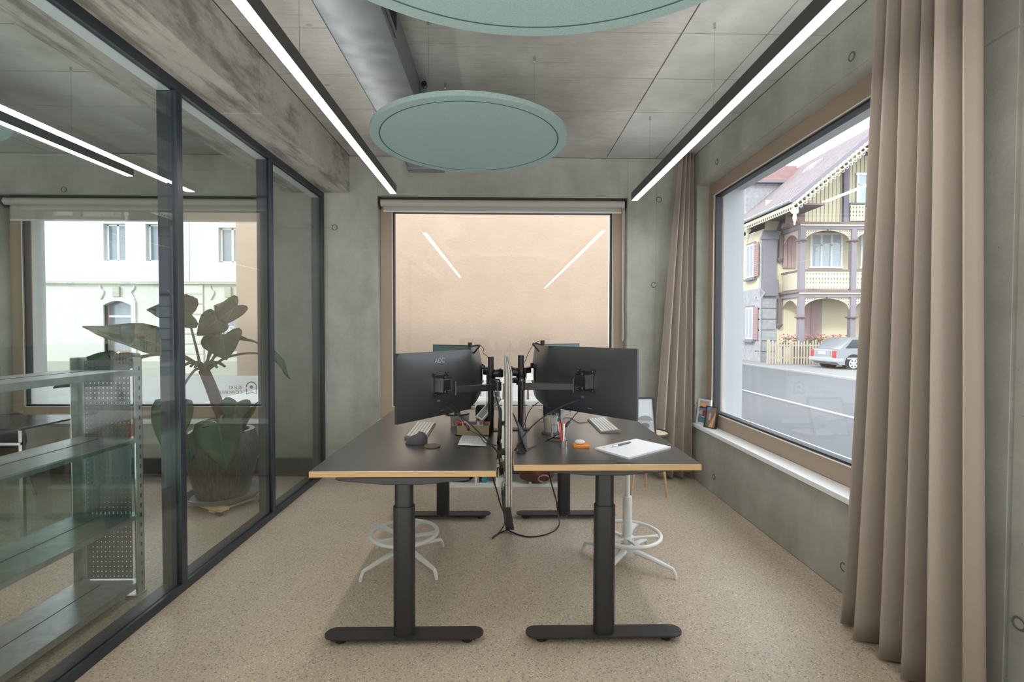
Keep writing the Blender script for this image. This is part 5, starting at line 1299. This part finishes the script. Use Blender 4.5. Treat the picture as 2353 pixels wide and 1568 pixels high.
# balcony front: carved boards, one by one
def baluster_boards(x0, x1, z0, z1, y, pitch=.155):
    n = max(1, round((x1-x0)/pitch)); p = (x1-x0)/n
    h = z1-z0; me = None
    for i in range(n):
        if me is None:
            hw = p*.5; o_ = []
            ks = ((0, .42), (.12, .42), (.16, .48), (.28, .48), (.34, .30), (.40, .48), (.50, .44), (.56, .28), (.64, .48), (.78, .48), (.84, .32), (.90, .48), (1, .48))
            o_ = [(k*p, h*t) for t, k in ks]+[(-k*p, h*t) for t, k in ks[::-1]]
            ob = MB().prism(o_, 'y', -.015, .015).build('baluster_board', CH_LACE, ch); me = ob.data
        else: ob = bpy.data.objects.new('baluster_board', me); COL.objects.link(ob); ob.parent = ch; ob.matrix_parent_inverse = Matrix.Translation(-Vector(ch['_o']))
        ob.location = (x0+p*(i+.5), y, z0)
for k in range(3): baluster_boards(xc0+bay*k+.14, xc0+bay*(k+1)-.14, zbal0, zbalT-.05, CY)
B(xc0, xr_, CY-.06, CY+.06, zbalT-.05, zbalT+.03).build('handrail', CH_BROWN, ch)
B(xc0-.06, xc0+.06, CY, YM, zbalT-.05, zbalT+.03).build('handrail', CH_BROWN, ch)
B(xc0-.02, xc0+.02, CY+.13, YM, zbal0, zbalT-.05).build('side_parapet', CH_LACE, ch)
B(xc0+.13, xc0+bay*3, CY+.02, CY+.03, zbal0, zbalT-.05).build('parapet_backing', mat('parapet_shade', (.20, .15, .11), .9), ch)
# windows behind the balcony
def cwin(x0, x1, z0, z1, y, n=3, m=WHITE_P):
    f = MB(); e = .07
    f.box(x0-.1, x1+.1, y-.05, y+.02, z0-.1, z0); f.box(x0-.1, x1+.1, y-.05, y+.02, z1, z1+.1)
    for k in range(n+1): xx_ = x0+(x1-x0)*k/n; f.box(xx_-e/2-.02, xx_+e/2+.02, y-.05, y+.02, z0, z1)
    f.box(x0, x1, y-.05, y+.02, z1-(z1-z0)*.33-.02, z1-(z1-z0)*.33+.02)
    w_ = f.build('window', m, ch)
    for k in range(n):
        a, b_ = x0+(x1-x0)*k/n+.05, x0+(x1-x0)*(k+1)/n-.05
        B(a, b_, y-.015, y-.01, z0, z1).build('pane', GLASS_W, w_)
        c_ = MB()
        for j in range(6): c_.prism([(a+(b_-a)*j/6, y-.006), (a+(b_-a)*(j+.5)/6, y-.009), (a+(b_-a)*(j+1)/6, y-.006), (a+(b_-a)*(j+1)/6, y-.002), (a+(b_-a)*j/6, y-.002)], 'z', z0, z1)
        c_.build('net_curtain', mat('net_curtain', (.45, .55, .58), .8), w_)
cwin(winF[0], winF[1], winF[2], winF[3], YM-.02)
cwin(winF[0]+bay*1.05, winF[1]+bay*1.05, winF[2], winF[3], YM-.02)
cwin(winF[0]+bay*2.1, winF[1]+bay*2.1, winF[2], winF[3], YM-.02)
# big door shutters on the ground floor and folded shutter above
s = B(cX(1832, YM), cX(1888, YM), YM-.04, YM-.0, GZ+.4, cZ(690, YM)).build('door_frame', mat('taupe_frame', (.30, .26, .24), .8), ch)
for k in (0, 1):
    x0, x1 = cX(1846+16*k, YM)+.02, cX(1862+16*k, YM)-.02; d = B(x0, x1, YM-.07, YM-.04, GZ+.5, cZ(699, YM)).build('louvred_shutter', CH_SHUT, ch)
    b = MB(); 
    for j in range(26): b.box(x0+.05, x1-.05, YM-.085, YM-.07, GZ+.6+.115*j, GZ+.6+.115*j+.06)
    b.build('louvre', CH_SHUT, d)
for k in range(3):
    B(cX(1795+10*k, YM)+.02, cX(1805+10*k, YM), YM-.10, YM-.04, winF[2]-.1, cZ(545, YM)).build('folded_shutter', CH_SHUT, ch, bevel=.01)
# upper gable of vertical boards
zg0 = zT+.09; YG = CY+.05
n = 40; x0g = cX(1847); pw = bay/13
rk = lambda x: cZ(462)+(x-cX(1820))*.84          # rake line height
for i in range(26):
    x = x0g+pw*i; h = min(rk(x), rk(2*(at(1822, 458, Y=22.1).x+4.5)-x-pw))-.25
    if abs(x-(xc0+bay*.75+.0)) < .0: continue
    if h > zg0+.1: B(x+.012, x+pw-.012, YG, YG+.04, zg0, h).build('gable_board', CH_CREAM, ch)
_e = at(1822, 458, Y=22.1); _rx = _e.x+4.5; _rz = _e.z+4.5*.84-.35; _xa = x0g-.9
MB().prism([(_xa, zg0-.05), (2*_rx-_xa, zg0-.05), (2*_rx-_xa, zg0+.02), (_rx, _rz), (_xa, max(zg0+.02, _rz-(_rx-_xa)*.84))], 'y', YG+.05, YG+.1).build('gable_backing', CH_BROWN, ch)
xgp = cX(1938); B(xgp-.13, xgp+.13, YG-.15, YG+.03, zg0, rk(xgp)-.2).build('gable_post', CH_MAUVE, ch)
B(x0g-.6, x0g+.0, YG-.05, YG+.03, zg0, rk(x0g)-.1).build('gable_corner_board', CH_BROWN, ch)
cwin(cX(1965), cX(2010), cZ(467), cZ(402), YG-.06, 2)
B(xgp+.13, xr_, YG-.25, YG-.15, cZ(471), cZ(468)).build('gable_rail', CH_MAUVE, ch)
baluster_boards(xgp+.15, xgp+.15+bay*.9, zg0+.05, cZ(472), YG-.2)
# roof
EX, EY, EZ = None, 22.1, None
e0 = at(1822, 458, Y=22.1); EX, EZ = e0.x, e0.z; sl = .84
xR = EX+4.5; zRg = EZ+(xR-EX)*sl
nrows = 26; dx = (xR-EX)/nrows
for i in range(nrows):
    xa, xb = EX+dx*i, EX+dx*(i+1)+.05; za, zb_ = EZ+(xa-EX)*sl+.05, EZ+(xb-EX)*sl+.05
    MB().prism([(xa, za), (xb, zb_-.03), (xb, zb_-.07), (xa, za-.05)], 'y', EY, EY+14).build('tile_course', TILE_A, ch)
MB().prism([(EX, EZ), (xR, zRg), (xR+(xR-EX), EZ), (xR+(xR-EX), EZ-.2), (xR, zRg-.2), (EX, EZ-.2)], 'y', EY+.1, EY+14).build('roof_deck', CH_BROWN, ch)
# verge board with a chain of carved rings, eave gutter with drops
MB().prism([(EX-.05, EZ+.02), (xR, zRg+.02), (xR, zRg-.25), (EX-.05, EZ-.25)], 'y', EY-.05, EY).build('verge_board', CH_MAUVE, ch)
Lr = math.hypot(xR-EX, zRg-EZ); nr = int(Lr/.24)
def ringlet(c, R, axis='y'):
    pts = [Vector(c)+Vector((R*math.cos(t), 0, R*math.sin(t)) if axis == 'y' else (0, R*math.cos(t), R*math.sin(t))) for t in [2*PI*k/10 for k in range(10)]]
    return MB().tube(pts, R*.30, 5, closed=True)
for k in range(nr):
    t = (k+.5)/nr; c = Vector((EX+(xR-EX)*t, EY-.07, EZ+(zRg-EZ)*t-.38))
    ringlet(c, .13).build('carved_scroll', CH_LACE, ch, smooth=True)
    ringlet(c+Vector((.05, 0, -.16)), .07).build('carved_scroll', CH_LACE, ch, smooth=True)
MB().prism([(EX-.05, EZ-.22), (xR, zRg-.22), (xR, zRg-.36), (EX-.05, EZ-.36)], 'y', EY-.08, EY-.06).build('carved_fascia', CH_LACE, ch)
for yv in (EY-.07, EY+4.2):
    b = MB(); b.ball((EX+.05, yv, EZ-.85), .10, .05, .22, n=8, m=6); b.ball((EX+.05, yv, EZ-.55), .20, .05, .16, n=8, m=6); b.ball((EX+.05, yv, EZ-1.1), .05, .04, .10, n=8, m=6)
    b.build('drop_finial', CH_LACE, ch, smooth=True)
B(EX-.02, EX+.02, EY, EY+5, EZ-.34, EZ-.18).build('eave_fascia', CH_LACE, ch)
for k in range(26): ringlet((EX, EY+.15+.18*k, EZ-.40), .09, 'x').build('carved_scroll', CH_LACE, ch, smooth=True)
MB().tube([(EX-.08, EY, EZ-.05), (EX-.08, EY+12, EZ-.05)], .09, 8).build('gutter', CH_STONE, ch, smooth=True)
B(EX, xc0, EY+.2, EY+14, EZ-.20, EZ-.12).build('soffit', CH_BROWN, ch)
# skylight, dormer and the red cross roof
def roofbox(t0, t1, y0, y1, h, nm, m): 
    xa, xb = EX+(xR-EX)*t0, EX+(xR-EX)*t1; za, zb_ = EZ+(xa-EX)*sl, EZ+(xb-EX)*sl
    MB().prism([(xa, za), (xb, zb_), (xb, zb_+h), (xa, za+h)], 'y', y0, y1).build(nm, m, ch)
roofbox(.62, .72, 25.0, 26.0, .16, 'skylight', CH_STONE); roofbox(.625, .715, 25.08, 25.92, .18, 'skylight_pane', PANE_OUT)
dx0 = EX+.9
B(dx0, dx0+2.6, 28.2, 31.5, EZ+.4, EZ+2.5).build('dormer', CH_STONE, ch)
B(dx0-.35, dx0+2.8, 27.9, 31.8, EZ+2.5, EZ+2.62).build('dormer_cornice', CH_MAUVE, ch)
for i in range(6):
    xa = dx0-.35+.30*i; B(xa, dx0+3.1, 27.9+.12*i, 31.8, EZ+2.62+.17*i, EZ+2.80+.17*i).build('dormer_tile_course', TILE_B, ch)
w_ = B(dx0-.06, dx0, 29.0, 30.0, EZ+.9, EZ+2.2).build('window', WHITE_P, ch)
for q in (0, 1): B(dx0-.07, dx0-.06, 29.08+.45*q, 29.47+.45*q, EZ+1.0, EZ+2.1).build('pane', PANE_OUT, w_)
# timber bracing on the side storey
B(xq+.1, xc0-.1, YM-.04, YM, zT-.1, zT+1.6).build('side_gable_wall', CH_CREAM, ch)
for a, b_ in (((xs_-.1, zT), (xs_+.45, zT+1.4)), ((xs_+.95, zT), (xs_+.40, zT+1.4))):
    d = Vector((b_[0]-a[0], 0, b_[1]-a[1])); MB().tube([(a[0], YM-.08, a[1]), (b_[0], YM-.08, b_[1])], .09, 4).build('timber_brace', CH_BROWN, ch)

# picket fence, flower box, car
fx0, fx1 = cX(1768, CY-.3), cX(1900, CY-.3)
r = thing('picket_fence', 'bleached wooden picket fence in front of the chalet porch', 'fence', ((fx0+fx1)/2, CY-.3, GZ))
n = int((fx1-fx0)/.135); me = None
for i in range(n):
    x = fx0+(fx1-fx0)*i/n; h = 1.12+.06*math.sin(i*2.1)+.05*random.random()
    MB().prism([(x, GZ+.08), (x+.07, GZ+.08), (x+.07, GZ+h), (x+.035, GZ+h+.06), (x, GZ+h)], 'y', CY-.34, CY-.32).build('picket', PICK, r)
for z in (.35, .95): B(fx0, fx1, CY-.32, CY-.28, GZ+z, GZ+z+.07).build('rail', PICK, r)
for x in (fx0, (fx0+fx1)/2-.3, fx1): B(x-.05, x+.05, CY-.30, CY-.2, GZ, GZ+1.25).build('fence_post', PICK, r)
for (pa_, pb_, lab) in ((1795, 1835, 'flower box with pink and red geraniums behind the picket fence'), (1850, 1958, 'long flower box of pink and red geraniums behind the silver car')):
    x0, x1 = cX(pa_, CY+.35), cX(pb_, CY+.35); r = thing('flower_box', lab, 'flowers', ((x0+x1)/2, CY+.35, GZ), 'flower boxes of the chalet')
    zb_ = cZ(788, CY+.35); B(x0, x1, CY+.25, CY+.5, zb_-.22, zb_).build('box', CH_BROWN, r)
    B(x0+.1, x0+.2, CY+.3, CY+.4, GZ, zb_-.22).build('box_leg', CH_BROWN, r); B(x1-.2, x1-.1, CY+.3, CY+.4, GZ, zb_-.22).build('box_leg', CH_BROWN, r)
    g1 = MB(); g2 = MB(); g3 = MB()
    for q in range(int((x1-x0)*90)):
        c = (random.uniform(x0, x1), CY+random.uniform(.1, .5), zb_+random.uniform(0, .26)); g1.ball(c, random.uniform(.02, .05), None, .02, n=5, m=3)
    for q in range(int((x1-x0)*24)):
        c = (random.uniform(x0, x1), CY+random.uniform(.08, .5), zb_+random.uniform(.12, .42)); (g2 if q % 2 else g3).ball(c, random.uniform(.025, .05), n=6, m=4)
    for g_, m_, nm in ((g1, GREENF, 'foliage'), (g2, PETAL_P, 'pink_blossom'), (g3, PETAL_R, 'red_blossom')):
        s = g_.build(nm, m_, r); s['kind'] = 'stuff'

def car():
    xr0 = 14.08; yn, yf = 20.5, 22.2; zg = GZ
    r = thing('parked_car', 'silver estate car parked in front of the chalet, seen from behind', 'car', (xr0+2.1, 21.35, GZ))
    # side outline (x forward from the tail, z)
    lo = [(0, .36), (0, .80), (.04, .90), (.10, .93), (4.05, .80), (4.28, .66), (4.30, .40), (4.1, .24), (.15, .24)]
    ho = [(.14, .92), (.60, 1.38), (.75, 1.42), (2.3, 1.43), (2.75, 1.33), (3.45, .90)]
    def shell(pts, ins, nm, m, extra=0):
        b = MB(); rows = []
        ys_ = [(0, ins), (.07, ins*.25), (.25, 0), (.75, 0), (.93, ins*.25), (1, ins)]
        cz = .7; vs = []
        W_ = yf-yn
        for t, i_ in ys_:
            for x, z in pts:
                vs.append((xr0+x+(i_*.5 if x < 2 else -i_*.5), yn+extra+(W_-2*extra)*t, zg+z-(i_*.5 if z > cz else -i_*.2)))
        n = len(pts); fs = [(i*n+k, i*n+(k+1) % n, (i+1)*n+(k+1) % n, (i+1)*n+k) for i in range(len(ys_)-1) for k in range(n)]+[tuple(range(n)), tuple(range((len(ys_)-1)*n, len(ys_)*n))]
        return b.add(vs, fs).build(nm, m, r, smooth=True)
    body = shell(lo, .08, 'body', CARP); cab = shell(ho, .12, 'cabin', CARP, .10)
    # windows
    MB().add([(xr0+.245, yn+.25, zg+.98), (xr0+.245, yf-.25, zg+.98), (xr0+.59, yf-.33, zg+1.32), (xr0+.59, yn+.33, zg+1.32)], [(0, 1, 2, 3)]).build('rear_window', CARG, cab, solid=.03)
    for pts in (((.50, .96), (1.25, .97), (1.22, 1.33), (.80, 1.33)), ((1.33, .97), (2.15, .97), (2.12, 1.34), (1.30, 1.33)), ((2.23, .97), (3.1, .95), (2.7, 1.27), (2.20, 1.34))):
        MB().prism([(xr0+a, zg+b_) for a, b_ in pts], 'y', yn+.085, yn+.14).build('side_window', CARG, cab)
    for y in (yn+.02, yf-.24): B(xr0-.01, xr0+.16, y, y+.22, zg+.55, zg+.86).build('tail_lamp', TAIL, body, bevel=.03)
    B(xr0-.015, xr0+.01, 21.35-.52, 21.35+.52, zg+.62, zg+.84).build('tailgate_recess', mat('car_silver_dark', (.30, .31, .33), .35, .3), body)
    B(xr0-.03, xr0-.012, 21.35-.22, 21.35+.24, zg+.68, zg+.80).build('licence_plate', WHITE_P, body)
    B(xr0-.08, xr0+.35, yn-.01, yf+.01, zg+.36, zg+.54).build('rear_bumper', mat('bumper_grey', (.33, .34, .36), .4), body, bevel=.04)
    B(xr0+.5, xr0+3.4, yn-.015, yn+.02, zg+.50, zg+.57).build('side_strip', mat('bumper_grey', (.33, .34, .36), .4), body)
    for x in (.78, 3.45):
        for y, s in ((yn, -1), (yf, 1)):
            w_ = MB().cyl((xr0+x, y-s*.01, zg+.31), (xr0+x, y-s*.21, zg+.31), .31, n=32).build('wheel', TYRE, r, smooth=True, bevel=.02)
            if s < 0:
                h = MB().cyl((xr0+x, y-.005, zg+.31), (xr0+x, y+.02, zg+.31), .20, n=32).build('hub_cap', ALU, w_)
                for k in range(6):
                    a = 2*PI*k/6; c = Vector((xr0+x+.13*math.cos(a), y-.008, zg+.31+.13*math.sin(a))); MB().cyl(c, c+Vector((0, .01, 0)), .035, n=8).build('hub_hole', CARG, w_)
            else: pass
            MB().cyl((xr0+x, y+(-.004 if s < 0 else .004), zg+.34), (xr0+x, y-s*.20, zg+.34), .37, n=28).build('wheel_arch', mat('arch_dark', (.02, .02, .02), .9), r)
car()

for o in bpy.data.objects:
    if '_o' in o: del o['_o']
